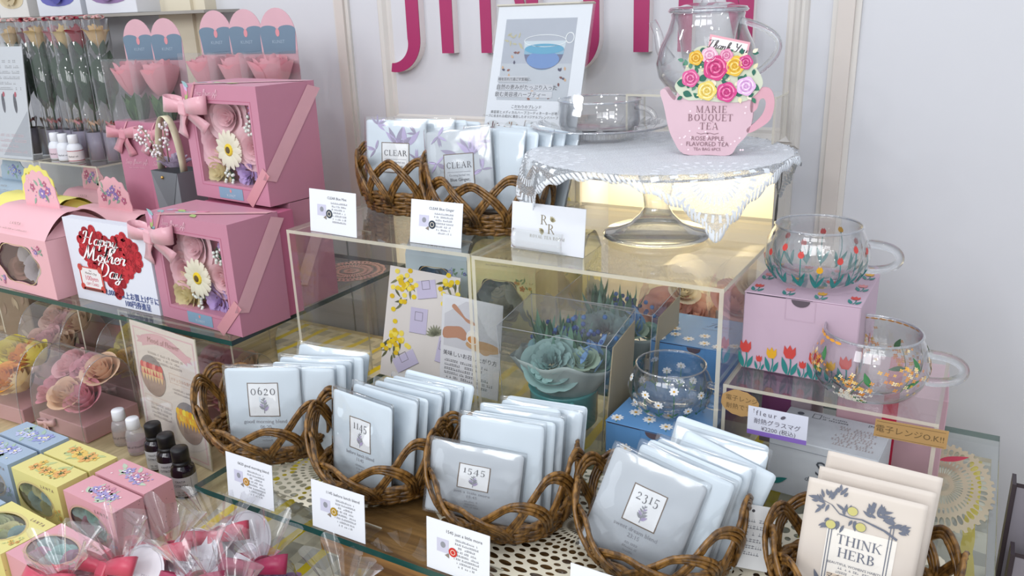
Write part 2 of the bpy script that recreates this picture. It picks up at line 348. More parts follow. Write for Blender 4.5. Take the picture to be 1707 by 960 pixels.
def serif(m_b, body, h, x=0, y=0, z=0, space=.06, align='C', sx=1):
    tot = (sum(GL[ch][0]+space for ch in body)-space)*h*sx; X = x-tot/2 if align == 'C' else x
    def q(px, py): return (X+px*h*sx, y+py*h)
    for ch in body:
        wd, ops = GL[ch]
        for op in ops:
            if op[0] == 'l':
                _, x0, y0, x1, y1, lw = op
                if abs(x0-x1) < 1e-6: pts = [(x0-lw/2,y0),(x0+lw/2,y0),(x1+lw/2,y1),(x1-lw/2,y1)]
                elif abs(y0-y1) < 1e-6: pts = [(x0,y0-lw/2),(x1,y1-lw/2),(x1,y1+lw/2),(x0,y0+lw/2)]
                else: pts = [(x0-lw/2,y0),(x0+lw/2,y0),(x1+lw/2,y1),(x1-lw/2,y1)]
                m_b.flat([q(*p) for p in pts], z)
            elif op[0] == 's':
                _, sx_, sy_, ln = op; y0 = 0 if sy_ < .5 else sy_-.045
                m_b.flat([q(sx_-ln/2, y0), q(sx_+ln/2, y0), q(sx_+ln/2, y0+.045), q(sx_-ln/2, y0+.045)], z)
            else:
                _, cx, cy, rx, ry, a0, a1, wm, wn = op; n = max(6, int(20*(a1-a0)/(2*PI))); vs = []
                for k in range(n+1):
                    a = a0+(a1-a0)*k/n; lw = wn+(wm-wn)*abs(math.cos(a)); ca, sa = math.cos(a), math.sin(a)
                    vs += [q(cx+rx*ca, cy+ry*sa)+(z,), q(cx+(rx-lw)*ca, cy+(ry-lw)*sa)+(z,)]
                m_b.add(vs, [(2*k+1, 2*k, 2*k+2, 2*k+3) for k in range(n)])
        X += (wd+space)*h*sx
    return m_b

# ---------------------------------------------------------------- the room
WALLW = c('#cfd0d5', .6, var=.012); TRIMC = c('#d3cfca', .5, var=.015); TRIMT = c('#cdc5bf', .5, var=.015); NICHE = c('#efe6cf', .6, var=.01)
b = mb(c('#b8aea0', .4)); b.box(-3.4, -2.2, -.05, 1.8, 1.3, 0); struct('floor', b)
b = mb(WALLW)
b.box(-3.4, 1.30, 1.305, 1.8, 1.46, 2.75); b.box(-3.4, 1.30, 0, -1.035, 1.46, 1.305); b.box(-.279, 1.30, 0, 1.8, 1.46, 1.305); b.box(-1.035, 1.30, 0, -.279, 1.46, .96)
b.box(-.666, 1.30, .96, -.621, 1.43, 1.305)
b.mat(NICHE).box(-1.035, 1.43, .96, -.279, 1.46, 1.305)
struct('wall_back', b)
def moulding(pts, prof, m):
    """profile (out from wall, across) swept round a closed rectangle with mitred corners"""
    b = mb(m); (x0, z0), (x1, z1) = pts; vs = []; n = len(prof)
    for cx, cz, sx, sz in ((x0, z0, -1, -1), (x1, z0, 1, -1), (x1, z1, 1, 1), (x0, z1, -1, 1)):
        for o, a in prof: vs.append((cx+sx*a, 1.30-o, cz+sz*a))
    b.add(vs, [(k*n+i, ((k+1) % 4)*n+i, ((k+1) % 4)*n+i+1, k*n+i+1) for k in range(4) for i in range(n-1)], False); return b
struct('trim_1', moulding(((-1.005, 1.366), (-.283, 2.25)), [(.0, 0), (.003, .004), (.003, .009), (.010, .014), (.013, .019), (.008, .021), (.008, .025), (.004, .029), (.0, .031)], TRIMC))
b = mb(TRIMT)
for x0, x1 in ((-1.132, -1.112), (-.212, -.190)):
    b.box(x0, 1.288, 0, x1, 1.3, 2.75); b.mat(TRIMC).box(x0-.008, 1.294, 0, x0, 1.3, 2.75); b.box(x1, 1.294, 0, x1+.008, 1.3, 2.75); b.mat(TRIMT)
struct('trim_2', b)
b = mb(TRIMC); b.box(-1.035, 1.289, 1.300, -.279, 1.3, 1.318)
for x0, x1 in ((-1.06, -1.032), (-.672, -.615), (-.283, -.258)): b.box(x0, 1.291, .9, x1, 1.3, 1.30); b.box(x0+.008, 1.287, .9, x1-.008, 1.291, 1.30)
struct('trim_3', b)
b = mb(c('#8b8a86', .5)); b.box(-1.172, 1.2985, .0, -1.169, 1.3, 1.1); struct('trim_4', b)
# left end of the wall: cream pilaster and shallow wall shelf that carries boxes
b = mb(c('#d6cdb8', .5, var=.02)); b.box(-1.62, 1.27, 0, -1.47, 1.3, 2.6); b.box(-1.585, 1.262, 0, -1.505, 1.27, 2.6); struct('trim_5', b)

# wall sign: raised letters with magenta faces and white edges
SIGN_F = c('#a32f62', .45, var=.03); SIGN_E = c('#e6dcdc', .5)
def sign_letter(label, polys):
    t = thing('sign_letter', label, 'sign letter', (0, 1.3, 0), 0, 'raised letters of the wall sign')
    e = mb(SIGN_E); f = mb(SIGN_F)
    for poly in polys:
        e.at(FR((0, 0, 0), (1, 0, 0), (0, 0, 1))).prism(poly, .0, .017); f.at(FR((0, 0, 0), (1, 0, 0), (0, 0, 1))).prism(poly, .017, .019)
    e.build('letter_body', t); f.build('letter_face', t)
def arcband(cx, cy, rx, ry, a0, a1, w0, w1, n=14):
    o = []; i_ = []
    for k in range(n+1):
        a = a0+(a1-a0)*k/n; lw = w0+(w1-w0)*k/n
        o.append((cx+rx*math.cos(a), cy+ry*math.sin(a))); i_.append((cx+(rx-lw)*math.cos(a), cy+(ry-lw)*math.sin(a)))
    return o + i_[::-1]
def J_(x): return [[(x-.014, 1.505), (x+.014, 1.505), (x+.014, 1.80), (x-.014, 1.80)], arcband(x-.046, 1.505, .060, .060, 0, -1.75, .028, .016), [(x-.045, 1.78), (x+.04, 1.78), (x+.04, 1.80), (x-.045, 1.80)]]
def I_(x): return [[(x-.0125, 1.479), (x+.0125, 1.479), (x+.014, 1.80), (x-.014, 1.80)]]
def N_(x): return [[(x, 1.479), (x+.022, 1.479), (x+.022, 1.80), (x, 1.80)], [(x+.092, 1.479), (x+.114, 1.479), (x+.114, 1.80), (x+.092, 1.80)], [(x+.022, 1.742), (x+.092, 1.479), (x+.099, 1.52), (x+.022, 1.80)]]
sign_letter('raised magenta letter J, leftmost on the white wall panel', J_(-.944))
sign_letter('raised magenta letter I right of the leftmost J', I_(-.870))
sign_letter('raised magenta letter N partly behind the left edge of the tea leaflet stand', N_(-.799))
sign_letter('raised magenta letter J curling out right of the tea leaflet stand', J_(-.588))
sign_letter('raised magenta letter I left of the glass teapot', I_(-.502))
sign_letter('raised magenta letter N behind the glass teapot', N_(-.442))

# ---------------------------------------------------------------- table, cloth, shelves
t = thing('display_table', 'pale wooden display table carrying the glass shelves', 'table', (0, 0, 0))
b = mb(PLY); b.box(-2.7, .16, .862, .060, 1.27, .90); b.build('tabletop', t)
b = mb(PLY); b.box(-2.6, .24, .06, .04, 1.22, .862); b.build('cabinet', t)
b = mb(c('#6b5f50')); b.box(-2.55, .28, 0, 0.0, 1.18, .06); b.build('plinth', t)
b = mb(CLOTH)
xs0 = [-.955 + .018*math.sin(k*1.1) for k in range(13)]
def clothpt(u, v):
    y = .22 + 1.03*v; x0 = -.80 - .115*max(0, min(1, (y-.42)/.34)) - .95*max(0, y-.79) + .006*math.sin(y*31); x1 = .059
    return (x0+(x1-x0)*u, y, .9022 + .0012*(1+math.sin(y*41+u*9)*math.cos(u*23)))
b.grid(clothpt, 60, 60)
o = b.build('tablecloth'); tag(o, 'cream tablecloth with yellow and grey checks laid over the right of the table', 'tablecloth')
sm = o.modifiers.new('thick', 'SOLIDIFY'); sm.thickness = .0012; sm.offset = -1
# wooden crate carrying the lower glass shelf
t = thing('wooden_crate', 'brown wooden plank stand under the front of the lower glass shelf', 'crate', (0, 0, .9045))
b = mb(WOOD); b.cbox(-.607, .578, .0655, .02, .70, .0875, .003); b.build('front_plank', t)
b = mb(WOOD); b.cbox(-.50, .704, .0655, .02, .80, .0875, .003); b.build('rear_plank', t)
for x0, x1 in ((-.594, -.515), (-.30, -.22), (-.06, .01)):
    for y0, y1 in ((.590, .66), (.73, .79)): b = mb(WOOD); b.cbox(x0, y0, 0, x1, y1, .0650, .003); b.build('leg', t)
def slab(x0, y0, z0, x1, y1, z1, front, side, cm=SHG):
    b = mb(cm); b.add([(x0,y0,z0),(x1,y0,z0),(x1,y1,z0),(x0,y1,z0),(x0,y0,z1),(x1,y0,z1),(x1,y1,z1),(x0,y1,z1)], [(3,2,1,0),(4,5,6,7)])
    b.mat(front).add([(x0,y0,z0),(x1,y0,z0),(x1,y0,z1),(x0,y0,z1)], [(0,1,2,3)])
    b.mat(side).add([(x0,y0,z0),(x0,y1,z0),(x0,y1,z1),(x0,y0,z1)], [(3,2,1,0)]).add([(x1,y0,z0),(x1,y1,z0),(x1,y1,z1),(x1,y0,z1)], [(0,1,2,3)]).add([(x0,y1,z0),(x1,y1,z0),(x1,y1,z1),(x0,y1,z1)], [(3,2,1,0)])
    return b
o = slab(-.809, .575, .992, .059, 1.144, 1.0, SHE, c('#5f7d78', .15, spec=.6)).build('lower_glass_shelf'); tag(o, 'lower clear glass shelf with dark green front edge under the herb tea baskets', 'glass shelf')
o = slab(-2.45, .768, 1.092, -.935, 1.194, 1.1, SHE, SHD).build('upper_glass_shelf'); tag(o, 'upper clear glass shelf with dark green edge under the pink gift boxes', 'glass shelf')
def acr_sheet(x0, y0, z0, x1, y1, z1, ax):
    """acrylic sheet whose two broad faces (normal to ax) are clear and whose cut edges are creamy"""
    V = [(x0,y0,z0),(x1,y0,z0),(x1,y1,z0),(x0,y1,z0),(x0,y0,z1),(x1,y0,z1),(x1,y1,z1),(x0,y1,z1)]
    F = {'z': [(3,2,1,0),(4,5,6,7)], 'y': [(0,1,5,4),(2,3,7,6)], 'x': [(1,2,6,5),(3,0,4,7)]}
    b = MB(); b.mat(ACR).add(V, F[ax])
    for k in F:
        if k != ax: b.mat(ACE).add(V, F[k])
    return b
def riser(label, x0, y0, z0, x1, y1, z1, th=.005, group=None):
    t = thing('acrylic_riser', label, 'acrylic riser', (0, 0, 0), 0, group)
    acr_sheet(x0, y0, z1-th, x1, y1, z1, 'z').build('top_panel', t)
    acr_sheet(x0, y0, z0, x0+th, y1, z1-th, 'x').build('side_panel', t); acr_sheet(x1-th, y0, z0, x1, y1, z1-th, 'x').build('side_panel', t)
    return t
riser('large clear acrylic riser on the left under the wicker baskets of floral pouches', -.873, .843, 1.0, -.5565, 1.163, 1.258)
riser('large clear acrylic riser on the right under the glass cake stand', -.551, .838, 1.0, -.229, 1.163, 1.258)
riser('low clear acrylic riser on the right under the tulip box and orange flower mug', -.226, .843, 1.0, -.009, 1.042, 1.145, .004)
riser('clear acrylic riser under the upper glass shelf, right one', -1.247, .80, .9, -.975, 1.12, 1.092, .004)
riser('clear acrylic riser under the upper glass shelf, left one', -1.62, .80, .9, -1.36, 1.12, 1.092, .004)
riser('small acrylic riser on the upper glass shelf under the white bottles and rose tubes', -1.87, 1.082, 1.1, -1.66, 1.19, 1.26, .004)
riser('small acrylic riser on the upper glass shelf under the photo leaflet at the left', -2.28, 1.078, 1.1, -1.885, 1.19, 1.26, .004)

# ---------------------------------------------------------------- flowers, ribbons, film
def petal_pts(th, half, r0, r1, z0, z1, p=2.2, curl=.15, wtop=.9):
    def fn(u, v):
        x = 2*u-1; e = max(0, v-.5)/.5; wd = half*wtop*(1-.42*e*e*e)
        a = th + x*wd; r = r0+(r1-r0)*(1-(1-v)**p) + curl*r1*max(0, v-.62)**1.4*2.6 - .05*r1*x*x*v; z = z0+(z1-z0)*v - curl*(z1-z0)*max(0, v-.7)**1.5*2.4 - .05*(z1-z0)*x*x*v
        return (r*math.cos(a), r*math.sin(a), z)
    return fn
def rose(b, R, H, rnd, T, layers=((3, .20, 1.0, 1.0), (3, .36, 1.0, 1.0), (4, .54, .97, .85), (5, .76, .90, .75), (5, 1.0, .78, .78)), q=4, cu=1.7):
    b.at(T)
    for li, (n, rr, hh, hf) in enumerate(layers):
        a0 = rnd.random()*6
        for k in range(n):
            th = a0+2*PI*k/n+rnd.uniform(-.1, .1); j = rnd.uniform(.93, 1.07)
            b.grid(petal_pts(th, hf*1.25 if n > 3 else 1.25, R*rr*.30, R*rr*j, 0, H*hh*j, 2.0, .04+.24*rr*rr*cu), q, q+1)
    b.at(Matrix.Identity(4)); return b
def carnation(b, R, H, rnd, T, n=46):
    b.at(T)
    for k in range(n):
        th = rnd.random()*2*PI; rr = R*math.sqrt(rnd.random()); b.grid(petal_pts(th, .35*R/(rr+.3*R), rr*.5, rr, H*.2, H*(1.05-.55*(rr/R)**2)*rnd.uniform(.9, 1.1), 1.0, .2), 3, 3, False)
    b.at(Matrix.Identity(4)); return b
def gerbera(parent, x, y, z, R, T, name='gerbera'):
    g = mb(petal('#f3f0dc')).at(T @ TR(x, y, z))
    for lay in range(2):
        for k in range(14):
            a = 2*PI*(k+lay*.5)/14
            def fn(u, v, a=a, lay=lay):
                r = R*(.18+.82*v)*(1-.08*lay); wd = R*.19*math.sin(PI*(.15+.8*v))**.6*(2*u-1); return (r*math.cos(a)-wd*math.sin(a), r*math.sin(a)+wd*math.cos(a), R*(.12+.10*math.sin(v*2.6)-.06*lay)-abs(2*u-1)*R*.03)
            g.grid(fn, 2, 4)
    o = g.build(name, parent)
    m2 = mb(c('#e8c81e', .7, bump=.6, bscale=900)).at(T @ TR(x, y, z)); m2.lathe([(0, R*.20), (R*.2, R*.22), (R*.30, R*.18), (R*.30, R*.1)], 18); m2.mat(c('#5a4518', .8)).lathe([(0, R*.27), (R*.10, R*.265), (R*.17, R*.225), (R*.18, R*.2)], 14); m2.build('flower_eye', o)
    return o
def ico(b, x, y, z, r, n=6):
    return b.lathe([(1e-5, z-r)] + [(r*math.cos(a), z+r*math.sin(a)) for a in [-PI/2+PI*k/n for k in range(1, n)]] + [(1e-5, z+r)], 8, x, y)
def leaf3(b, l, wd, T, bend=.2):
    def fn(u, v):
        x = (2*u-1); wv = wd/2*math.sin(PI*min(1, .04+v*.96)**.85)+1e-5; return (x*wv, v*l, bend*l*v*v + abs(x)*wv*.35)
    b.at(T).grid(fn, 4, 8); b.at(Matrix.Identity(4)); return b
def strip(b, path, wdir, wd):
    """ribbon: path points, width direction, width (number or list)"""
    n = len(path); P = [Vector(p) for p in path]; vs = []
    for i, p in enumerate(P):
        d = Vector(wdir[i] if isinstance(wdir, list) else wdir).normalized(); ww = wd[i] if isinstance(wd, list) else wd
        vs += [p-d*ww/2, p+d*ww/2]
    return b.add(vs, [(2*i, 2*i+1, 2*i+3, 2*i+2) for i in range(n-1)], True)
def bow(b, s, wd, T, tail=1.0, rnd=None, ta=(.55, .35)):
    rnd = rnd or random.Random(3); b.at(T)
    for sg in (-1, 1):
        tilt = .15*sg+rnd.uniform(-.1, .1); pth = []; wds = []; dirs = []
        for k in range(15):
            a = 2*PI*k/14; x = s*.5*(1-math.cos(a)); z = s*.24*math.sin(a)*math.sin(a/2)**.5 + s*.12
            pth.append((sg*x, x*tilt+.10*s*math.sin(a/2), z)); wds.append(wd*(.45+.65*math.sin(a/2))); dirs.append((-.15*sg, 1, .15*math.sin(a)))
        strip(b, pth, dirs, wds)
    for sg, an in ((-1, ta[0]), (1, ta[1])):
        pth = []; dirs = []
        for k in range(8):
            v = k/7; x = sg*math.sin(an)*s*tail*v; y = -math.cos(an)*s*tail*v; pth.append((x, y, s*.07*(1-v)+s*.05*math.sin(v*5)+.002)); dirs.append((math.cos(an), sg*math.sin(an), .25*math.sin(v*4)))
        strip(b, pth, dirs, wd*.85)
    b.cbox(-wd*.36, -wd*.42, 0, wd*.36, wd*.42, s*.26, wd*.12)
    b.at(Matrix.Identity(4)); return b
def solid(o, th=.0006):
    m = o.modifiers.new('thick', 'SOLIDIFY'); m.thickness = th; m.offset = 0; return o
def blossoms(b, x, y, s, cols, rnd, z=.0004, n=5, spread=(1, .5)):
    """printed flower spray: leaves, blooms, buds; cols = (leaf, bloom1, bloom2, eye)"""
    for k in range(n+4): b.mat(c(cols[0], .6)).leaf2(x+s*spread[0]*rnd.uniform(-.8, .8), y+s*spread[1]*rnd.uniform(-.8, .8), s*.42, s*.16, rnd.random()*6.28, z)
    for k in range(n):
        fx, fy = x+s*spread[0]*rnd.uniform(-.85, .85), y+s*spread[1]*rnd.uniform(-.7, .7); r = s*rnd.uniform(.16, .28); a0 = rnd.random()
        for q in range(5):
            a = a0+q*2*PI/5; b.mat(c(cols[1+(k % 2)], .6)).ell(fx+r*.55*math.cos(a), fy+r*.55*math.sin(a), r*.5, r*.36, a, z+.0002+.00003*k, 9)
        b.mat(c(cols[3], .6)).ell(fx, fy, r*.24, r*.24, 0, z+.0005, 8)
    for k in range(n*2): b.mat(c(cols[1+(k % 3)], .6)).ell(x+s*spread[0]*rnd.uniform(-1, 1), y+s*spread[1]*rnd.uniform(-1, 1), s*.04, s*.04, 0, z+.0004, 6)
    return b

# ---- a slanted pen script: each letter is a list of strokes drawn through points (x, y), x-height .45
SG = {
 'a': (.44, [[(.36,.40),(.22,.46),(.08,.30),(.08,.08),(.20,.0),(.33,.16),(.37,.42)], [(.38,.44),(.34,.14),(.40,.0),(.50,.10)]]),
 'e': (.36, [[(.04,.18),(.24,.26),(.30,.38),(.20,.46),(.08,.32),(.07,.10),(.18,.0),(.30,.04),(.42,.16)]]),
 'f': (.34, [[(.0,.10),(.18,.40),(.34,.86),(.32,1.0),(.22,.9),(.14,.4),(.08,-.30),(.16,-.36),(.22,-.1),(.20,.06),(.38,.14)]]),
 'g': (.44, [[(.36,.40),(.22,.46),(.08,.30),(.08,.08),(.20,.02),(.33,.16),(.37,.42)], [(.38,.44),(.32,-.1),(.22,-.36),(.08,-.30),(.14,-.14),(.48,.12)]]),
 'h': (.46, [[(.0,.10),(.20,.5),(.28,.92),(.20,1.0),(.12,.8),(.08,.0)], [(.09,.16),(.20,.40),(.32,.44),(.32,.24),(.32,.04),(.40,.0),(.50,.12)]]),
 'i': (.24, [[(.0,.14),(.12,.44),(.10,.10),(.16,.0),(.26,.12)], [(.16,.60),(.17,.64)]]),
 'k': (.44, [[(.0,.10),(.20,.5),(.28,.92),(.20,1.0),(.12,.8),(.08,.0)], [(.10,.16),(.28,.44),(.34,.34),(.16,.22),(.32,.02),(.46,.10)]]),
 'l': (.24, [[(.0,.10),(.18,.5),(.26,.92),(.18,1.0),(.10,.8),(.08,.12),(.16,.0),(.28,.12)]]),
 'n': (.46, [[(.0,.30),(.08,.44),(.08,.0)], [(.09,.18),(.20,.40),(.32,.44),(.32,.24),(.32,.04),(.40,.0),(.50,.12)]]),
 'o': (.38, [[(.22,.45),(.08,.36),(.06,.12),(.18,.0),(.32,.12),(.32,.36),(.20,.46),(.26,.36),(.44,.40)]]),
 'p': (.46, [[(.0,.30),(.12,.46),(.08,.0),(.03,-.38)], [(.10,.18),(.22,.43),(.34,.40),(.36,.16),(.24,.0),(.12,.06)], [(.30,.03),(.48,.14)]]),
 'r': (.34, [[(.0,.16),(.10,.50),(.14,.42),(.30,.42),(.26,.14),(.30,.0),(.40,.12)]]),
 's': (.32, [[(.0,.12),(.18,.48),(.28,.16),(.18,.0),(.04,.06)], [(.20,.02),(.36,.12)]]),
 't': (.28, [[(.0,.14),(.16,.5),(.22,.84),(.14,.4),(.12,.06),(.20,.0),(.30,.12)], [(.02,.54),(.32,.57)]]),
 'u': (.46, [[(.0,.16),(.08,.44),(.08,.12),(.18,.0),(.30,.14),(.36,.44)], [(.36,.44),(.34,.12),(.40,.0),(.50,.12)]]),
 'w': (.54, [[(.0,.30),(.08,.44),(.06,.10),(.14,.0),(.26,.14),(.30,.42),(.28,.10),(.36,.0),(.48,.18),(.48,.42),(.44,.38),(.58,.38)]]),
 'y': (.46, [[(.0,.16),(.08,.44),(.08,.14),(.18,.02),(.30,.16),(.36,.44)], [(.36,.44),(.30,-.1),(.20,-.36),(.06,-.30),(.12,-.14),(.50,.14)]]),
 'd': (.44, [[(.36,.40),(.22,.46),(.08,.30),(.08,.08),(.20,.0),(.33,.16)], [(.44,1.0),(.36,.3),(.36,.06),(.44,.0),(.52,.12)]]),
 'H': (.86, [[(.02,.70),(.06,.92),(.22,.98),(.26,.86),(.20,.4),(.12,.06),(.0,.0)], [(.72,1.0),(.62,.7),(.54,.2),(.60,.0),(.76,.12)], [(.10,.46),(.34,.52),(.60,.50)]]),
 'M': (1.06, [[(.02,.10),(.06,.0),(.16,.06),(.28,.5),(.36,1.0)], [(.36,1.0),(.42,.4),(.46,.04)], [(.46,.04),(.62,.5),(.80,1.0)], [(.80,1.0),(.78,.4),(.80,.04),(.90,.0),(1.04,.14)]]),
 'D': (.80, [[(.34,.96),(.28,.5),(.20,.06)], [(.04,.74),(.10,.94),(.34,1.0),(.64,.86),(.72,.5),(.56,.12),(.28,.0),(.08,.04),(.06,.14),(.22,.10)]]),
 'T': (.66, [[(.42,.94),(.34,.5),(.26,.08),(.14,.0),(.04,.08)], [(.04,.74),(.10,.92),(.40,.92),(.70,1.0)]]),
 'Y': (.66, [[(.04,.92),(.14,1.0),(.20,.7),(.30,.52),(.44,.6),(.58,1.0)], [(.58,1.0),(.44,.4),(.32,.06),(.18,.0),(.10,.08)]]),
 'F': (.62, [[(.38,.92),(.30,.5),(.22,.08),(.10,.0),(.02,.08)], [(.04,.74),(.10,.92),(.40,.92),(.66,1.0)], [(.18,.48),(.48,.50)]]),
 'S': (.60, [[(.56,.84),(.44,1.0),(.28,.86),(.34,.6),(.46,.3),(.32,.0),(.10,.04),(.06,.2)]]),
 ' ': (.34, []),
}
def script(b, body, h, x=0, y=0, z=0, slant=.32, thick=.085, thin=.028, align='C', sx=1.0):
    tot = sum(SG[ch][0] for ch in body)*h*sx; X = x-tot/2 if align == 'C' else x
    for ch in body:
        adv, strokes = SG[ch]
        for st in strokes:
            P = [st[0]]+list(st)+[st[-1]]; pts = []
            for i in range(1, len(P)-2):
                p0, p1, p2, p3 = P[i-1], P[i], P[i+1], P[i+2]
                for k in range(5):
                    s_ = k/5; pts.append(tuple(.5*((2*p1[d])+(-p0[d]+p2[d])*s_+(2*p0[d]-5*p1[d]+4*p2[d]-p3[d])*s_*s_+(-p0[d]+3*p1[d]-3*p2[d]+p3[d])*s_**3) for d in (0, 1)))
            pts.append(st[-1]); W = []; n = len(pts)
            for i in range(n):
                a, c_ = pts[max(0, i-1)], pts[min(n-1, i+1)]; dx, dy = c_[0]-a[0], c_[1]-a[1]; l = math.hypot(dx, dy) or 1
                W.append((thin+(thick-thin)*max(0, abs(dy)/l-.25)/.75*min(1, (4*i/n+.3), (4*(n-1-i)/n+.3)), dx/l, dy/l))
            vs = []
            for (px, py), (wd, dx, dy) in zip(pts, W):
                for sg in (-1, 1): qx, qy = px-dy*wd/2*sg, py+dx*wd/2*sg; vs.append((X+(qx+slant*qy)*h*sx, y+qy*h, z))
            b.add(vs, [(2*i, 2*i+2, 2*i+3, 2*i+1) for i in range(n-1)])
        X += adv*h*sx
    return b

# ---------------------------------------------------------------- wicker baskets
def basket(label, loc, rz, a, b_, A, B, h0, hend, hback, N=11, rows=4, zr=.0066, group='wicker baskets of herb tea', seed=1, strands=3, sr=.0025):
    t = thing('wicker_basket', label, 'basket', loc, rz, group); rnd = random.Random(seed)
    def H(th): return h0 + hend*abs(math.cos(th))**2.2 + hback*max(0, math.sin(th))**1.5
    zb = .004 + rows*zr
    def P(th, z, rr=0):
        f = min(1, max(0, z/H(th))); ff = f**.8
        ra, rb = a+(A-a)*ff+rr, b_+(B-b_)*ff+rr
        return (ra*math.cos(th), rb*math.sin(th), z)
    fl = mb(WICK)
    for k in range(7):
        y = -b_ + (k+.5)*2*b_/7; xx = a*math.sqrt(max(.02, 1-(y/b_)**2))
        fl.tube([(-xx, y, .004), (xx, y, .004)], .0026, 6, flat=.9)
    fl.lathe([(.0, .003), (a*.96, .003)], 30, sy=b_/a); fl.build('basket_floor', t)
    wv = mb(WICK)
    for k in range(rows):
        for q in range(2):
            n = 72; wv.tube([P(2*PI*i/n, .005+k*zr+.0014*math.sin(N*2*PI*i/n+PI*q), .0026*math.cos(N*2*PI*i/n+PI*q+k*PI)) for i in range(n)], sr*1.25, 6, True)
    wv.build('woven_band', t)
    lp = mb(WICK)
    for i in range(N):
        th0 = 2*PI*(i+.13*rnd.uniform(-1, 1))/N; D = 2*PI/N*2.35
        for k in range(strands):
            sh = k*.075; pts = []
            for j in range(23):
                u = j/22; th = th0 + D*(.5+(u-.5)*(1-sh)); th_ = th+.05*math.sin(u*PI*2)
                zt = zb*.5 + (H(th_)-zb*.5)*(math.sin(PI*u)**.66)*(1-sh*.9)
                pts.append(P(th_, zt, .0062*math.cos(2*PI*u*1.0+.4)+rnd.uniform(-.0004, .0004)))
            lp.tube(pts, sr*rnd.uniform(.92, 1.08), 6)
    lp.build('loop_rim', t)
    return t
basket('wicker basket holding pale sachets, leftmost on the lower glass shelf', (-.80, .700, 1.0005), .10, .070, .055, .107, .083, .052, .045, .012, seed=2)
basket('wicker basket holding pale sachets, second on the lower glass shelf', (-.606, .697, 1.0005), .0, .068, .056, .095, .082, .050, .048, .014, seed=5)
basket('wicker basket holding pale sachets, third on the lower glass shelf', (-.432, .702, 1.0005), -.05, .066, .056, .093, .084, .046, .052, .022, seed=7)
basket('wicker basket holding pale sachets, fourth on the lower glass shelf', (-.249, .708, 1.0005), -.05, .068, .056, .093, .084, .045, .045, .018, seed=11)
basket('wicker basket holding the cream herb bags at the right end', (-.055, .720, 1.0005), .0, .066, .055, .088, .078, .060, .020, .012, seed=13)
basket('left wicker basket on the large risers, holding the lilac flower pouches', (-.775, 1.026, 1.2585), -.10, .080, .055, .102, .072, .086, .012, .004, N=12, rows=6, zr=.006, seed=17, group='wicker baskets of floral pouches')
basket('right wicker basket on the large risers, holding the grey flower pouches', (-.604, .972, 1.2585), .12, .078, .055, .100, .072, .074, .030, .004, N=12, rows=5, zr=.006, seed=19, group='wicker baskets of floral pouches')

# ---------------------------------------------------------------- tea sachets
def pouch_z(x, y, w, h, t, seed):
    fx = max(0, 1-abs(2*x/w)**3.2); fy = max(0, 1-abs(2*(y-h/2)/h)**3.0)
    wr = noise.noise(Vector((x*38+seed, y*30, seed*1.7)))*.0016 + noise.noise(Vector((x*90, y*70+seed, 3)))*.0006
    return t/2*(fx*fy)**.6 + wr*(fx*fy)**.4
def pouch_mesh(w, h, t, seed, m, r=.0045):
    b = mb(m); nu, nv = 18, 22; vs = []; fs = []
    for side in (1, -1):
        for i in range(nu+1):
            for j in range(nv+1):
                gx = (2*i/nu-1); gy = (2*j/nv-1); gx = math.copysign(abs(gx)**.8, gx); gy = math.copysign(abs(gy)**.8, gy); x = gx*w/2; y = gy*h/2
                cx, cy = abs(x)-(w/2-r), abs(y)-(h/2-r)
                if cx > 0 and cy > 0:
                    l = math.hypot(cx, cy)
                    if l > r: x = math.copysign(w/2-r+cx*r/l, x); y = math.copysign(h/2-r+cy*r/l, y)
                y += h/2; vs.append((x, y, side*(pouch_z(x, y, w, h, t, seed)+.0003)))
    M = (nu+1)*(nv+1)
    for s_ in (0, 1):
        for i in range(nu):
            for j in range(nv):
                q = [s_*M+i*(nv+1)+j, s_*M+(i+1)*(nv+1)+j, s_*M+(i+1)*(nv+1)+j+1, s_*M+i*(nv+1)+j+1]; fs.append(q if not s_ else q[::-1])
    bd = [i*(nv+1) for i in range(nu+1)] + [nu*(nv+1)+j for j in range(1, nv+1)] + [i*(nv+1)+nv for i in range(nu-1, -1, -1)] + [j for j in range(nv-1, 0, -1)]
    for k in range(len(bd)): a_, c_ = bd[k], bd[(k+1) % len(bd)]; fs.append((a_, a_+M, c_+M, c_))
    b.add(vs, fs, True); return b
SACH = c('#d3dfe8', .30, spec=.5, var=.015); SACHG = c('#b9c0c7', .34, spec=.5, var=.02)
PW, PH, PT = .100, .113, .0050
POUCH = [pouch_mesh(PW, PH, PT, k+1, SACH).build('pouch_body').data for k in range(3)] + [pouch_mesh(PW, PH, PT, 7, SACHG).build('pouch_body').data]
for o in [q for q in col.objects if q.name.startswith('pouch_body')]: bpy.data.objects.remove(o)
BAG = pouch_mesh(PW+.006, PH+.008, PT+.002, 3, SLEEVE, .002)
bo = BAG.build('clear_bag'); BAGM = bo.data; bpy.data.objects.remove(bo)
def place(t, Y0, lean, rz, roll): t.rotation_euler = (PI/2-lean, roll, rz)
def part(name, me, parent, loc=(0, 0, 0)):
    o = bpy.data.objects.new(name, me); col.objects.link(o); o.parent = parent; o.location = loc; return o
def sachet(label, loc, lean, rz, roll=0, var=0, bag=True, group=None, dec=None, seed=1):
    t = thing('tea_sachet', label, 'tea sachet', loc, rz, group); place(t, 0, lean, rz, roll)
    part('pouch_body', POUCH[var], t)
    if dec:
        b = MB(); dec(b); sd = 7 if var == 3 else var+1
        for i, v in enumerate(b.v): b.v[i] = (v[0], v[1], pouch_z(v[0], v[1], PW, PH, PT, sd)+.0005+v[2])
        b.build('label_print', t)
    if bag: part('clear_bag', BAGM, t, (0, -.003, 0))
    return t
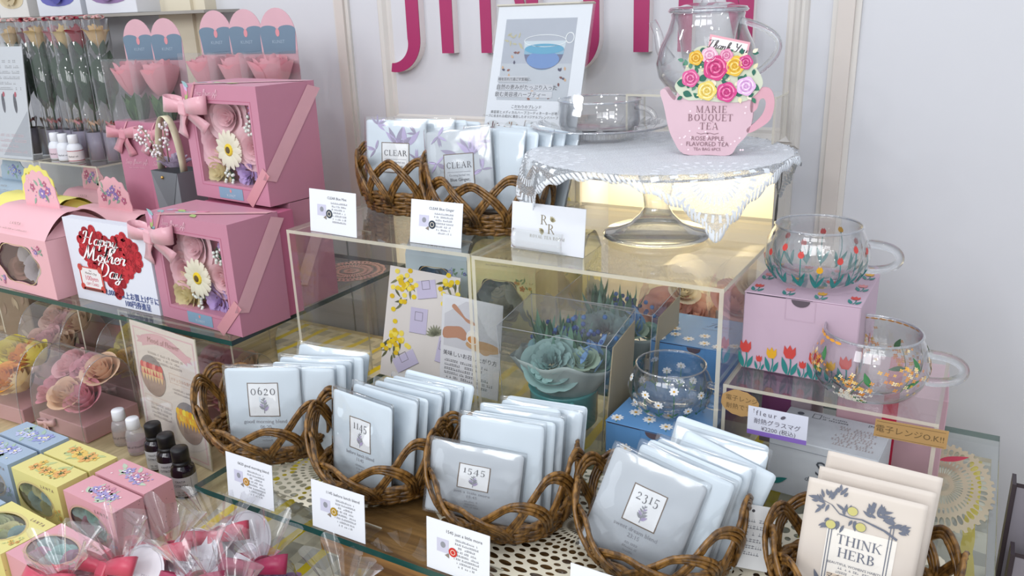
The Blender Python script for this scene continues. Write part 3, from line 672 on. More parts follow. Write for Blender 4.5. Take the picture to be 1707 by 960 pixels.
BR = c('#6b5846', .6); INK = c('#4b4a50', .7); INKL = c('#8e9098', .7); WHT = c('#eef0f2', .6, var=.01); LIL = c('#a79bbd', .7)
def sprig(b, x, y, h, m1, m2, rnd, z=.0006):
    b.mat(m1).line2([(x, y), (x+.03*h, y+h*.5), (x, y+h)], h*.04, z)
    for k in range(9):
        yy = y+h*(.15+.8*k/9); sg = -1 if k % 2 else 1; l = h*(.42-.03*k)
        b.mat(m1 if k % 3 else m2).leaf2(x, yy, l, l*.42, PI/2-sg*(.75+.2*rnd.random()), z)
def blend_label(num, name, x=0, yb=.047, s=1.0):
    def dec(b):
        rnd = random.Random(int(num)); L_ = .036*s; nx = 8
        for i in range(nx):
            for j in range(nx): b.mat(WHT).rect(x-L_/2+L_*i/nx, yb+L_*j/nx*1.12, x-L_/2+L_*(i+1)/nx, yb+L_*(j+1)/nx*1.12, 0)
        b.mat(BR)
        for i in range(nx):
            t0, t1 = -L_/2+L_*i/nx, -L_/2+L_*(i+1)/nx
            b.rect(x+t0, yb, x+t1, yb+.0011, .0003).rect(x+t0, yb+L_*1.12-.0011, x+t1, yb+L_*1.12, .0003).rect(x-L_/2, yb+(t0+L_/2)*1.12, x-L_/2+.0011, yb+(t1+L_/2)*1.12, .0003).rect(x+L_/2-.0011, yb+(t0+L_/2)*1.12, x+L_/2, yb+(t1+L_/2)*1.12, .0003)
        serif(b.mat(INK), num, .0104*s, x, yb+L_*.72, .0004, .05)
        sprig(b, x, yb+.004*s, .019*s, INKL, LIL, rnd)
        b.mat(INKL).text(name, .0062*s, x, yb-.008*s, .0003); b.text(num[:2]+':'+num[2:], .006*s, x, yb-.0145*s, .0003)
        b.micro(x, yb-.021*s, .018*s, 3, .0042*s, .0003, rnd)
    return dec
Z0 = 1.012
def sachet_row(num, name, front, others, where):
    (loc, lean, rz, roll, var, s) = front
    fs = sachet('framed label sachet at the front of the %s lower basket' % where, loc, lean, rz, roll, var, True, 'sachets of the %s lower basket' % where, blend_label(num, name, s=s))
    if num == '1545': fs.scale = (1.10, .73, 1)
    n = len(others)
    for k, (loc, lean, rz, roll) in enumerate(others):
        pos = ['directly behind the printed front one', 'third from the front', 'fourth from the front', 'fifth from the front', 'sixth from the front', 'seventh from the front', 'rearmost'][k if k < n-1 else 6]
        sachet('plain pale tea sachet in the %s lower basket, %s' % (where, pos), loc, lean, rz, roll, k % 3, k % 2 == 0, 'sachets of the %s lower basket' % where)
sachet_row('0620', 'good morning blend', ((-.782, .676, 1.006), .12, .46, 0, 0, 1.15),
           [((-.745, .697, 1.004), .15, .42, .02), ((-.738, .709, 1.006), .17, .40, .03), ((-.742, .721, 1.006), .20, .38, .05), ((-.726, .732, 1.008), .23, .36, .0), ((-.742, .744, 1.012), .26, .36, .12)], 'leftmost')
sachet_row('1145', 'before lunch blend', ((-.612, .662, 1.006), .13, -.12, .0, 1, 1.0),
           [((-.594, .677, 1.010), .17, -.05, .02), ((-.588, .689, 1.006), .20, -.02, .0), ((-.582, .701, 1.006), .24, .02, .02), ((-.575, .712, 1.008), .27, .02, -.02), ((-.572, .720, 1.006), .30, .06, .03), ((-.566, .731, 1.010), .34, .06, .06)], 'second')
sachet_row('1545', 'just a little more', ((-.455, .661, 1.008), .30, .20, .06, 3, .95),
           [((-.430, .681, 1.006), .22, .16, .0), ((-.424, .693, 1.006), .24, .16, .01), ((-.419, .705, 1.006), .26, .15, .0), ((-.424, .716, 1.007), .28, .15, -.05), ((-.410, .727, 1.006), .30, .14, .02), ((-.408, .738, 1.007), .32, .14, .0)], 'third')
sachet_row('2315', 'sweet dream blend', ((-.272, .664, 1.006), .34, .05, .26, 3, 1.0),
           [((-.246, .682, 1.008), .26, .0, .22), ((-.240, .694, 1.008), .28, .0, .20), ((-.226, .701, 1.008), .34, .0, .12), ((-.222, .714, 1.012), .38, .0, .30), ((-.214, .727, 1.012), .40, .0, .08), ((-.222, .742, 1.016), .36, .0, .14)], 'fourth')
t = thing('hang_tag', 'white paper hang tag hanging at the right rim of the fourth lower basket', 'tag', (-.158, .722, 1.004), .3); t.rotation_euler = (PI/2-.2, .1, .3)
b = mb(WHT); b.prism([(-.018, 0), (.018, 0), (.018, .068), (-.018, .068)], 0, .0006); b.build('card', t)
b = mb(INKL); b.at(TR(0, 0, .0009, 0)).micro(0, .05, .024, 6, .007); b.mat(INK).ell(-.004, .062, .0016, .0016); b.build('print', t)

# CLEAR pouches on the large risers
def clear_dec(sub, s=1.0, grey=False, Y0=-.012):
    def dec(b):
        rnd = random.Random(5 if grey else 8); L1 = c('#b9acd2', .6); L2 = c('#9a92ad', .6)
        for k in range(7):
            a = .5+k*.38; b.mat(L1 if k % 2 else L2).leaf2(.006+rnd.uniform(-.006, .016), .070, .030, .008, a, .0002+.00002*k)
        for x0, y0 in ((-.034, .062), (.035, .05), (-.03, .1), (.034, .088)):
            for k in range(6): b.mat(L2 if k % 2 else L1).leaf2(x0, y0, .016, .0035, rnd.random()*6.28, .0003)
        nx = 6; L_ = .046
        for i in range(nx):
            for j in range(nx): b.mat(WHT if not grey else c('#c4cad0', .5)).rect(-L_/2+L_*i/nx, .028+L_*j/nx, -L_/2+L_*(i+1)/nx, .028+L_*(j+1)/nx, .0006)
        for i in range(nx):
            t0, t1 = -L_/2+L_*i/nx, -L_/2+L_*(i+1)/nx
            b.mat(BR).rect(t0, .028, t1, .0291, .0009).rect(t0, .0729, t1, .074, .0009).rect(-L_/2, .0510+t0, -L_/2+.0011, .0510+t1, .0009).rect(L_/2-.0011, .0510+t0, L_/2, .0510+t1, .0009)
        serif(b.mat(INK), 'CLEAR', .0085, 0, .054, .001, .1); b.mat(INKL).rect(-.018, .0485, .018, .0490, .001)
        b.text('Coming herbal tea', .0042, 0, .043, .001); b.mat(INK).text(sub, .0062, 0, .036, .001)
        for i, v in enumerate(b.v): b.v[i] = (v[0], v[1]+.006, v[2])
    return dec
sachet('lilac flower printed pouch at the front of the left basket on the risers', (-.789, 1.000, 1.284), .10, .20, .02, 0, True, 'flower pouches in the left basket', clear_dec('Blue Mint'))
for k, (l_, le, rz, ro) in enumerate([((-.752, 1.022, 1.284), .14, .15, .0), ((-.735, 1.034, 1.282), .16, .1, -.02), ((-.728, 1.050, 1.280), .18, .1, .03)]):
    sachet('plain pale pouch in the left basket on the risers, %s' % ['just behind the printed one', 'second behind the printed one', 'rearmost'][k], l_, le, rz, ro, k, k == 0, 'flower pouches in the left basket')
sachet('grey flower printed pouch at the front of the right basket on the risers', (-.632, .946, 1.284), .18, .16, -.10, 3, True, 'flower pouches in the right basket', clear_dec('Blue Ginger', grey=True))
for k in range(5):
    sachet('plain pale pouch in the right basket on the risers, %s' % ['just behind the grey printed one', 'second behind the grey one', 'third behind the grey one', 'fourth behind the grey one', 'rearmost at the right'][k], (-.598+.012*k, .962+.0115*k, 1.282), .18+.02*k, -.05-.05*k, .02*k, k % 3, k % 2 == 0, 'flower pouches in the right basket')

# cream herb bags
def herb_bag(label, loc, lean, rz, roll, w=.098, h=.136, dec=False):
    t = thing('herb_tea_bag', label, 'tea bag', loc, rz, 'cream herb tea bags'); place(t, 0, lean, rz, roll)
    m = c('#d9cfc5', .55, var=.03)
    pm = pouch_mesh(w, h, .006, 4, m, .0008); pm.build('bag_body', t)
    if dec:
        b = MB(); rnd = random.Random(4); G1 = c('#6f7482', .7); YE = c('#c9c27c', .7)
        def at(px, py): return (((px+.08*(py-460)-530)/575-.5)*w, h-(py-.157*(px-530)-460)/575*w*1.33)
        for i in range(6):
            for j in range(9):
                xa, ya = at(640, 700); xb, yb = at(945, 1100); x0 = xa+(xb-xa)*i/6; x1 = xa+(xb-xa)*(i+1)/6; y1 = ya; y0 = .004; b.mat(c('#f1ece4', .6)).rect(x0, y0+(y1-y0)*j/9, x1, y0+(y1-y0)*(j+1)/9, .0002)
        for px in (650, 664, 938, 952):
            x, y1 = at(px, 690); y0 = .004
            for j in range(10): b.mat(G1).rect(x-.0004, y0+(y1-y0)*j/10, x+.0004, y0+(y1-y0)*(j+1)/10, .0005)
        br = [(595, 600), (650, 620), (690, 655), (745, 668), (800, 672), (850, 690), (910, 712), (970, 745)]
        for (p, q), wd in zip(zip(br, br[1:]), (2, 3, 4, 4, 5, 6, 7)): b.mat(G1).line2([at(*p), at(*q)], wd*.0003, .0008)
        for (px, py, n, ang) in ((595, 600, 7, 2.5), (645, 590, 6, 1.9), (690, 570, 6, 1.5), (620, 630, 5, 3.6), (650, 690, 6, 4.0), (700, 700, 5, 4.6), (830, 635, 6, 1.2), (880, 640, 8, .9), (910, 670, 5, .5), (985, 705, 9, .2), (940, 690, 5, 1.1), (860, 650, 5, 2.0), (760, 690, 4, 4.2), (720, 645, 4, 1.9)):
            x, y = at(px, py)
            for k in range(n): b.mat(G1).leaf2(x+rnd.uniform(-.002, .002)*1.6, y+rnd.uniform(-.002, .002)*1.6, .0075*rnd.uniform(.7, 1.2), .0026, ang+rnd.uniform(-.9, .9), .0007+.00003*k)
        for px, py in ((752, 640), (797, 703), (653, 700)): x, y = at(px, py); b.mat(YE).ell(x, y, .0044, .0042, 0, .0010); b.mat(G1).ring(x, y, .0042, .0040, .0004, .0011, 16)
        x, y = at(795, 795); serif(b.mat(G1), 'THINK', .0092, x, y, .0008, .03); x, y = at(788, 850); serif(b, 'HERB', .0092, x, y, .0008, .03)
        x, y = at(782, 884); b.text('BEAUTIFUL WOMEN\'S HABITS', .0034, x, y, .0008); x, y = at(780, 900); b.micro(x, y, .03, 2, .0042, .0008, rnd)
        for j in range(4): x0, y1 = at(655, 905); x1, _ = at(938, 950); y0 = .004; b.mat(c('#dccbb8', .6)).rect(x0, y0+(y1-y0)*j/4, x1, y0+(y1-y0)*(j+1)/4, .0004)
        x, y = at(775, 945); b.mat(INK).text('マイナス10歳を', .0062, x, y, .0008); x, y = at(775, 968); b.text('目指す美容茶', .0062, x, y, .0008)
        x, y = at(620, 960); b.mat(G1).leaf2(x, y, .014, .004, 2.0, .0006); b.leaf2(x, y-.006, .012, .004, 1.2, .0006)
        for i, v in enumerate(b.v): yy = v[1]+.012 if v[1] > .006 else v[1]; b.v[i] = (v[0], yy, pouch_z(v[0], yy, w, h, .006, 4)+.0006+v[2])
        b.build('label_print', t)
    return t
herb_bag('cream paper herb bag printed with a fruit branch, front of the right end basket', (-.060, .680, .997+.006), .14, .04, .04, dec=True)
herb_bag('cream herb bag standing between the front and rear bags of the right end basket', (-.054, .699, 1.004), .17, .03, .03)
t = herb_bag('rearmost cream herb bag standing highest in the right end basket', (-.054, .717, 1.010), .19, .05, .06)

# ---------------------------------------------------------------- cards
def card(label, cx, Y, z, w, h, lean, rz, content, group=None, holder=True):
    t = thing('price_card', label, 'card', (cx, Y, z), rz, group); t.rotation_euler = (0, 0, rz)
    L = Matrix.Rotation(PI/2-lean, 4, 'X')
    b = mb(c('#e6e9f0', .5, var=.005)).at(L); b.prism([(-w/2, 0), (w/2, 0), (w/2, h), (-w/2, h)], 0, .0006); b.build('paper', t)
    b = MB().at(L @ TR(0, 0, .0008)); content(b, w, h); b.build('print', t)
    if holder:
        hb = mb(ACR).at(L); hb.box(-w*.48, 0, -.0022, w*.48, h*.82, -.0004); hb.at(Matrix.Identity(4)).box(-w*.48, .002, 0, w*.48, .030, .0015); hb.mat(ACE).box(-w*.48, .0295, 0, w*.48, .0305, .0016); hb.build('card_stand', t)
    return t
def blurb(title, coin, rows, sqc='#c9c8dc'):
    def f(b, w, h):
        rnd = random.Random(len(title)*7+rows)
        b.mat(INK).text(title, h*.085, w*.10, h*.80); b.micro(w*.14, h*.70, w*.40, rows, h*.072, 0, rnd)
        b.mat(c(sqc, .6)).rect(-w*.33, h*.40, -w*.14, h*.66); b.mat(INKL).ell(-w*.23, h*.55, w*.04, h*.06, 0, .0002)
        b.mat(c(coin, .4)).ell(-w*.07, h*.46, w*.068, w*.068, 0, .0002, 20); b.mat(c('#f3e9d8', .5)).ring(-w*.07, h*.46, w*.03, w*.03, w*.008, .0004)
        b.mat(c('#8a8078', .6)).flat([(-w*.20, h*.36), (-w*.13, h*.32), (-w*.135, h*.42)], .0003)
    return f
card('leftmost white text card at the front edge of the lower shelf', -.713, .5785, 1.0005, .0765, .058, .10, 0, blurb('0620 good morning blend', '#b9862f', 8), 'white blend cards on the lower shelf')
card('second white text card from the left at the front edge of the lower shelf', -.576, .5785, 1.0005, .0765, .058, .10, 0, blurb('1145 before lunch blend', '#b08e2f', 8), 'white blend cards on the lower shelf')
card('third white text card on the lower shelf, with a red coin picture', -.417, .5785, 1.0005, .0765, .058, .10, 0, blurb('1545 just a little more', '#c8332f', 8), 'white blend cards on the lower shelf')
card('white card in front of the fourth lower basket at the bottom of the picture', -.252, .5785, 1.0005, .0765, .058, .10, 0, blurb('2315 sweet dream blend', '#a89a5f', 8), 'white blend cards on the lower shelf')
card('white text card at the far left on the large riser', -.788, .849, 1.2585, .090, .061, .10, -.06, blurb('CLEAR Blue Mint', '#37404a', 7), 'white text cards on the risers')
card('white text card in front of the right basket on the risers', -.620, .858, 1.2585, .082, .058, .18, 0, blurb('CLEAR Blue Ginger', '#2f3a48', 7), 'white text cards on the risers')
def rr(b, w, h):
    G = c('#8d836c', .5); serif(b.mat(G), 'R', h*.20, -w*.05, h*.58, 0); serif(b, 'R', h*.20, w*.05, h*.40, 0)
    for k in range(5): b.mat(c('#b2a986', .6)).leaf2(w*.05, h*.66, h*.12, h*.05, 1.0+.35*(k-2)); b.leaf2(-w*.05, h*.46, h*.12, h*.05, 3.6+.35*(k-2))
    serif(b.mat(G), 'ROYAL TEA ROOM', h*.065, 0, h*.28, 0, .12)
t = card('white name card with RR monogram held in a small clear clip', -.469, .886, 1.2585, .108, .060, .12, -.08, rr, None, False)
b = mb(ACR); pr_ = [(-.030, .004), (-.030, .0065), (.024, .0065)]
b.at(Matrix.Rotation(PI/2-.12, 4, 'X')); b.grid(lambda u, v: ((u-.5)*.075-.012, .002+.024*v, .004+.004*math.sin(PI*v)), 12, 4); b.at(Matrix.Identity(4)).box(-.05, -.004, 0, .03, .03, .0015); o = b.build('clip', t); solid(o, .0015)

# ---------------------------------------------------------------- leaflet stand behind the baskets
t = thing('leaflet_stand', 'clear stand with a white leaflet picturing a blue tea cup', 'leaflet', (-.601, 1.045, 1.2585), 0); W_, H_ = .156, .312
Lm = Matrix.Rotation(PI/2-.33, 4, 'X')
b = mb(ACR).at(Lm); b.box(-W_/2-.003, 0, .0012, W_/2+.003, H_+.003, .0030); b.box(-W_/2-.003, 0, -.0030, W_/2+.003, H_+.003, -.0012); b.at(Matrix.Identity(4)).box(-W_/2, -.004, -.0008, W_/2, .075, .0006); b.mat(ACE).at(Lm).box(-W_/2-.003, H_+.001, -.0030, W_/2+.003, H_+.003, .0030); b.build('clear_holder', t)
b = mb(c('#e1e5ee', .6, var=.01)).at(Lm); b.box(-W_/2, .002, -.0008, W_/2, H_, .0002); o = b.build('leaflet_paper', t)
b = MB().at(Lm @ TR(0, 0, .0005)); rnd = random.Random(2)
def q(px, py): return ((px-880)/440*W_, H_-(py-25)/640*H_*.74)
x0, y0 = q(705, 415); x1, y1 = q(1040, 78); b.mat(c('#aab0be', .6)).rect(x0, y0, x1, y1); b.mat(c('#b9bfc9', .6)).rect(x0, y0, x1, y0+(y1-y0)*.45, .0001)
cx, cy = q(905, 170); cr = .035
b.mat(c('#c3d0da', .5)).flat([(cx-cr, cy), (cx+cr, cy)] + [(cx+cr*math.cos(a), cy+cr*1.25*math.sin(a)) for a in [-PI*k/14 for k in range(1, 14)]], .0002)
b.mat(c('#7fa9c4', .5)).flat([(cx-cr*.95, cy-.012), (cx+cr*.95, cy-.012)] + [(cx+cr*.96*math.cos(a), cy-.012+cr*.9*math.sin(a)) for a in [-PI*k/14 for k in range(1, 14)]], .0003)
b.mat(c('#5a5f80', .5)).flat([(cx-cr*.93, cy-.020), (cx+cr*.93, cy-.020)] + [(cx+cr*.90*math.cos(a), cy-.020+cr*.65*math.sin(a)) for a in [-PI*k/14 for k in range(1, 14)]], .0004)
b.mat(c('#5f86c0', .5)).flat([(cx+cr*.78*math.cos(a), cy-.028+cr*.38*math.sin(a)) for a in [2*PI*k/20 for k in range(20)]], .0005)
b.mat(c('#4c9cc0', .5)).ell(cx, cy-.012, cr*.93, cr*.22, 0, .0006, 24); b.mat(c('#eef2f5', .5)).ring(cx, cy, cr*.98, cr*.24, .0009, .0006); b.ring(cx+cr*1.15, cy+.004, .006, .007, .0012, .0006, 14)
for k in range(26): px, py = rnd.choice([(rnd.uniform(715, 780), rnd.uniform(215, 330)), (rnd.uniform(980, 1030), rnd.uniform(280, 350)), (rnd.uniform(820, 965), rnd.uniform(370, 410))]); x, y = q(px, py); b.mat(c(rnd.choice(['#8a4f3f', '#6e3434', '#c9a27e', '#3f3c5a']), .7)).leaf2(x, y, .006, .0035, rnd.random()*6, .0005)
for k in range(9): x, y = q(rnd.uniform(710, 790), rnd.uniform(140, 200)); b.mat(c('#b8b394', .7)).leaf2(x, y, .009, .003, rnd.random()*6, .0004)
for py, ww in ((330, 145), (362, 270), (392, 270)): x, y = q(700, py+12); x2, y2 = q(700+ww, py-14); b.mat(c('#c9ccd4', .6)).rect(x, y, x2, y2, .0007)
K = c('#55555c', .7); x, y = q(703, 334); b.mat(K).text('時を忘れて過ごす至福に、', .0050, x, y, .0009, 'LEFT'); x, y = q(698, 370); b.text('自然の恵みがたっぷり入った', .0080, x, y, .0009, 'LEFT'); x, y = q(695, 400); b.text('飲む美容液ハーブティー', .0080, x, y, .0009, 'LEFT')
x, y = q(855, 448); b.text('こだわりのブレンド', .0058, x, y, .0003); x, y = q(800, 455); x2, _ = q(910, 0); b.rect(x, y, x2, y+.0005, .0003); x, y = q(860, 472); b.text('美容家とメディカルハーブコーディネーターが考案。', .0052, x, y, .0003); x, y = q(850, 488); b.text('ハーブに含まれる成分に着目したオリジナルブレンドハーブティー', .0048, x, y, .0003)
for px, cc in ((703, '#5a2430'), (795, '#8c6a52'), (890, '#3a3f4c'), (985, '#6a3a36')):
    x, y = q(px, 545); b.mat(c('#ced3d9', .6)).ell(x, y, .015, .016, 0, .0001, 20); b.mat(c(cc, .7)).ell(x, y-.002, .0062, .0088, 0, .0003, 14); b.line2([(x, y+.006), (x, y+.014)], .002, .0003)
    for k in range(8): a = rnd.random()*6.28; b.leaf2(x+.011*math.cos(a), y+.011*math.sin(a), .004, .002, a, .0003)
for px, nm in ((697, 'ローズヒップ'), (795, '美容成分\nアルブチン'), (890, '抗酸化作用\nアントシアニン'), (985, '酵素\nレモン')): x, y = q(px, 606); b.mat(K).text(nm, .0046, x, y, .0003)
b.build('print', t)

# ---------------------------------------------------------------- cake stand, lace cloth and what stands on it
CX, CY, ZP = -.372, 1.015, 1.3720
t = thing('cake_stand', 'clear glass cake stand on a flared foot, on the right large riser', 'cake stand', (CX, CY, 1.2585))
b = mb(FOOT); b.lathe([(.0, .0), (.066, .0), (.070, .002), (.070, .005), (.066, .008), (.050, .010), (.034, .018), (.022, .030), (.0165, .040), (.0175, .052), (.022, .070), (.027, .090), (.029, .104)], 40); b.build('foot', t)
b = mb(CUP); b.lathe([(.0, .104), (.10, .105), (.155, .106), (.164, .104), (.166, .109), (.155, .1115), (.0, .1115)], 56); b.build('plate', t); b = mb(RIM); b.lathe([(.0655, .0015), (.0705, .0035), (.0655, .0062), (.062, .0035), (.0655, .0015)], 56); b.build('foot_rim', t)
def lace_nodes(base, period, rings, hole):
    def f(N, L, p, out):
        uv = N.new('ShaderNodeUVMap'); sp = N.new('ShaderNodeSeparateXYZ'); L.new(uv.outputs[0], sp.inputs[0])
        r = mathn(N, L, 'SQRT', mathn(N, L, 'ADD', mathn(N, L, 'MULTIPLY', sp.outputs[0], sp.outputs[0]), mathn(N, L, 'MULTIPLY', sp.outputs[1], sp.outputs[1])))
        th = mathn(N, L, 'ARCTAN2', sp.outputs[1], sp.outputs[0])
        # rings of staggered oval holes, a solid round every fourth ring
        v = mathn(N, L, 'DIVIDE', r, rings); row = mathn(N, L, 'FLOOR', v); half = mathn(N, L, 'MULTIPLY', mathn(N, L, 'PINGPONG', row, 1), .5)
        u = mathn(N, L, 'ADD', mathn(N, L, 'MULTIPLY', th, period/(2*PI)), half)
        fu = mathn(N, L, 'SUBTRACT', mathn(N, L, 'FRACT', u), .5); fv = mathn(N, L, 'SUBTRACT', mathn(N, L, 'FRACT', v), .5)
        d = mathn(N, L, 'ADD', mathn(N, L, 'MULTIPLY', fu, fu), mathn(N, L, 'MULTIPLY', fv, fv))
        big = mathn(N, L, 'ADD', mathn(N, L, 'MULTIPLY', mathn(N, L, 'PINGPONG', row, 1), hole*.75), hole*.55)
        a = mathn(N, L, 'GREATER_THAN', d, big)
        tr = N.new('ShaderNodeBsdfTransparent'); mx = N.new('ShaderNodeMixShader'); L.new(a, mx.inputs[0]); L.new(tr.outputs[0], mx.inputs[1]); L.new(p.outputs[0], mx.inputs[2]); L.new(mx.outputs[0], out.inputs[0])
        p.inputs['Base Color'].default_value = lin(base); p.inputs['Roughness'].default_value = .8
    return f
def voile(N, L, p, out):
    uv = N.new('ShaderNodeUVMap'); sp = N.new('ShaderNodeSeparateXYZ'); L.new(uv.outputs[0], sp.inputs[0]); ax = mathn(N, L, 'ABSOLUTE', sp.outputs[0]); ay = mathn(N, L, 'ABSOLUTE', sp.outputs[1])
    mxx = mathn(N, L, 'MAXIMUM', ax, ay); r = mathn(N, L, 'ADD', ax, ay)
    rad = mathn(N, L, 'SQRT', mathn(N, L, 'ADD', mathn(N, L, 'MULTIPLY', ax, ax), mathn(N, L, 'MULTIPLY', ay, ay)))
    # embroidered corner fans: spokes around a point near each corner, and scalloped ribs
    dx = mathn(N, L, 'SUBTRACT', ax, .122); dy = mathn(N, L, 'SUBTRACT', ay, .122)
    rr_ = mathn(N, L, 'SQRT', mathn(N, L, 'ADD', mathn(N, L, 'MULTIPLY', dx, dx), mathn(N, L, 'MULTIPLY', dy, dy))); th = mathn(N, L, 'ARCTAN2', dy, dx)
    spoke = mathn(N, L, 'GREATER_THAN', mathn(N, L, 'SINE', mathn(N, L, 'MULTIPLY', th, 30)), .42)
    band = mathn(N, L, 'GREATER_THAN', mathn(N, L, 'SINE', mathn(N, L, 'MULTIPLY', rr_, 300)), .25)
    near = mathn(N, L, 'LESS_THAN', rr_, .085); fan = mathn(N, L, 'MULTIPLY', near, mathn(N, L, 'MULTIPLY', spoke, band))
    edge = mathn(N, L, 'GREATER_THAN', mxx, .167)
    es = mathn(N, L, 'GREATER_THAN', mathn(N, L, 'SINE', mathn(N, L, 'MULTIPLY', mathn(N, L, 'ADD', sp.outputs[0], sp.outputs[1]), 900)), -.3)
    edge = mathn(N, L, 'MULTIPLY', edge, es)
    vo = N.new('ShaderNodeTexVoronoi'); vo.voronoi_dimensions = '2D'; vo.inputs['Scale'].default_value = 420; L.new(uv.outputs[0], vo.inputs['Vector'])
    dots = mathn(N, L, 'LESS_THAN', vo.outputs['Distance'], .30)
    a = mathn(N, L, 'MAXIMUM', mathn(N, L, 'MAXIMUM', fan, edge), mathn(N, L, 'ADD', mathn(N, L, 'MULTIPLY', dots, .15), mathn(N, L, 'SUBTRACT', .56, mathn(N, L, 'MULTIPLY', mathn(N, L, 'GREATER_THAN', rad, .166), .40)))); a = mathn(N, L, 'MINIMUM', a, .94)
    tr = N.new('ShaderNodeBsdfTransparent'); mx = N.new('ShaderNodeMixShader'); L.new(a, mx.inputs[0]); L.new(tr.outputs[0], mx.inputs[1]); L.new(p.outputs[0], mx.inputs[2]); L.new(mx.outputs[0], out.inputs[0])
    p.inputs['Base Color'].default_value = lin('#e9eef4'); p.inputs['Roughness'].default_value = .7
VOILE = ramp_mat('embroidered_voile', voile)
b = mb(VOILE); uv = []; n = 72; S = .176; Rr = .168; ROT = math.radians(-3)
def drape(u, v):
    x, y = (2*u-1)*S, (2*v-1)*S; k = 1+.012*math.sin(u*60)*(abs(2*v-1) > .97)+.012*math.sin(v*60)*(abs(2*u-1) > .97); x *= k; y *= k
    uv.append((x, y)); a = math.atan2(y, x)+ROT; r = math.hypot(x, y)
    if r < Rr: R_, z = r, .0
    else:
        d = r-Rr; R_ = Rr+.003+.012*(1-math.exp(-d*40))*(.6+.4*math.sin(a*9))+.004*math.sin(a*14)*min(1, d*20); z = -d*.97
    return (R_*math.cos(a), R_*math.sin(a), z+.0004*math.sin(x*160)*math.cos(y*140))
b.at(TR(CX, CY, ZP)).grid(drape, n, n)
o = b.build('lace_cloth', uv=uv); tag(o, 'sheer white embroidered cloth draped over the glass cake stand', 'cloth'); solid(o, .0004)
ZC = ZP+.0010
t = thing('saucer', 'clear glass saucer under the clear cup on the cake stand', 'saucer', (-.482, 1.076, ZC))
b = mb(CUP); b.lathe([(.0, .003), (.040, .003), (.060, .007), (.094, .019), (.0970, .0195), (.0945, .0220), (.060, .0095), (.040, .0058), (.0, .0055)], 48); b.build('dish', t); b = mb(RIM); b.lathe([(.0955, .0195), (.0975, .0208), (.0955, .0222), (.0938, .0208), (.0955, .0195)], 56); b.build('rim', t)
b = mb(CUP); b.lathe([(.034, .0), (.036, .0), (.038, .003), (.033, .003)], 40); b.build('foot_ring', t)
def handle(b, x0, z0, z1, out, r, n=18):
    pts = []
    for k in range(n+1):
        a = PI/2-PI*k/n; pts.append((x0+out*math.cos(a)**.8 if math.cos(a) > 0 else x0, 0, (z0+z1)/2+(z1-z0)/2*math.sin(a)))
    b.tube(pts, r, 10); return b
t = thing('glass_cup', 'plain clear glass cup standing on the saucer', 'cup', (-.484, 1.082, ZC+.0060), -.15)
b = mb(CUP); b.lathe([(.0, .0), (.044, .0), (.0535, .006), (.0575, .016), (.059, .047), (.0602, .0478), (.0578, .047), (.0562, .016), (.052, .008), (.0, .004)], 44); b.build('bowl', t); b = mb(RIM); b.lathe([(.0590, .0465), (.0605, .048), (.0590, .0495), (.0575, .048), (.0590, .0465)], 48); b.build('rim', t)
b = mb(CUP); handle(b, .058, .010, .040, .030, .0042); b.build('handle', t)
# acrylic block and glass teapot
riser('small clear acrylic block on the cake stand under the glass teapot', -.452, 1.100, ZC, -.246, 1.168, 1.433, .003)
t = thing('glass_teapot', 'clear glass teapot with infuser on the acrylic block in front of the sign', 'teapot', (-.350, 1.134, 1.4335), -.12)
b = mb(CUP); prof = [(.0, .0), (.040, .0), (.052, .006), (.064, .022), (.0675, .040), (.062, .062), (.052, .082), (.0475, .098), (.0485, .103)]
b.lathe(prof+[(r-.0016, z+.0012) for r, z in prof[::-1]], 48); b.build('body', t)
b = mb(CUP); b.lathe([(.0, .026), (.026, .027), (.032, .036), (.0345, .06), (.040, .09), (.0455, .1035)], 40); b.build('infuser', t)
b = mb(CUP); b.lathe([(.0, .1035), (.050, .1045), (.0525, .107), (.050, .111), (.036, .113), (.030, .116), (.0, .117)], 44); o2 = b.build('lid', t); b = mb(RIM); b.lathe([(.0505, .1045), (.0530, .107), (.0505, .1095), (.049, .107), (.0505, .1045)], 48); b.build('lid_rim', o2)
b = mb(CUP); b.lathe([(.0, .117), (.010, .117), (.008, .121), (.014, .130), (.016, .137), (.010, .144), (.0, .146)], 28); b.build('knob', o2)
b = mb(GLS); b.tube([(.046+.052*math.sin(PI*k/24)**.8, 0, .093-.080*k/24+.008*math.sin(PI*k/24)) for k in range(25)], .0045, 12); b.build('handle', t)
b = mb(CUP); b.tube([(-.056, 0, .040), (-.068, 0, .058), (-.073, 0, .078), (-.082, 0, .094)], [.011, .008, .006, .0055], 14); b.build('spout', t)

# teapot-shaped carton
t = thing('tea_carton', 'pink teapot-shaped tea carton with roses printed on top', 'tea box', (-.300, .995, ZC), .20)
kx, kz = .000297, .00034
def tp(px, py): return ((px-690)*kx, (572-py)*kz)
def smooth2(pts, n=6):
    out = []; m = len(pts)
    for i in range(m):
        p0, p1, p2, p3 = pts[(i-1) % m], pts[i], pts[(i+1) % m], pts[(i+2) % m]
        for k in range(n):
            s_ = k/n; out.append(tuple(.5*((2*p1[d])+(-p0[d]+p2[d])*s_+(2*p0[d]-5*p1[d]+4*p2[d]-p3[d])*s_*s_+(-p0[d]+3*p1[d]-3*p2[d]+p3[d])*s_**3) for d in (0, 1)))
    return out
body = smooth2([tp(*p) for p in ((590, 570), (545, 520), (522, 470), (503, 400), (486, 350), (505, 340), (528, 366), (548, 378), (560, 345), (600, 330), (690, 326), (790, 330), (845, 345), (858, 420), (845, 490), (805, 535), (775, 571), (690, 572))], 4)
PKC = c('#d6b6c0', .45, var=.05)
b = mb(PKC).at(FRONT(.0)); b.prism(body, -.030, 0); b.build('carton_body', t)
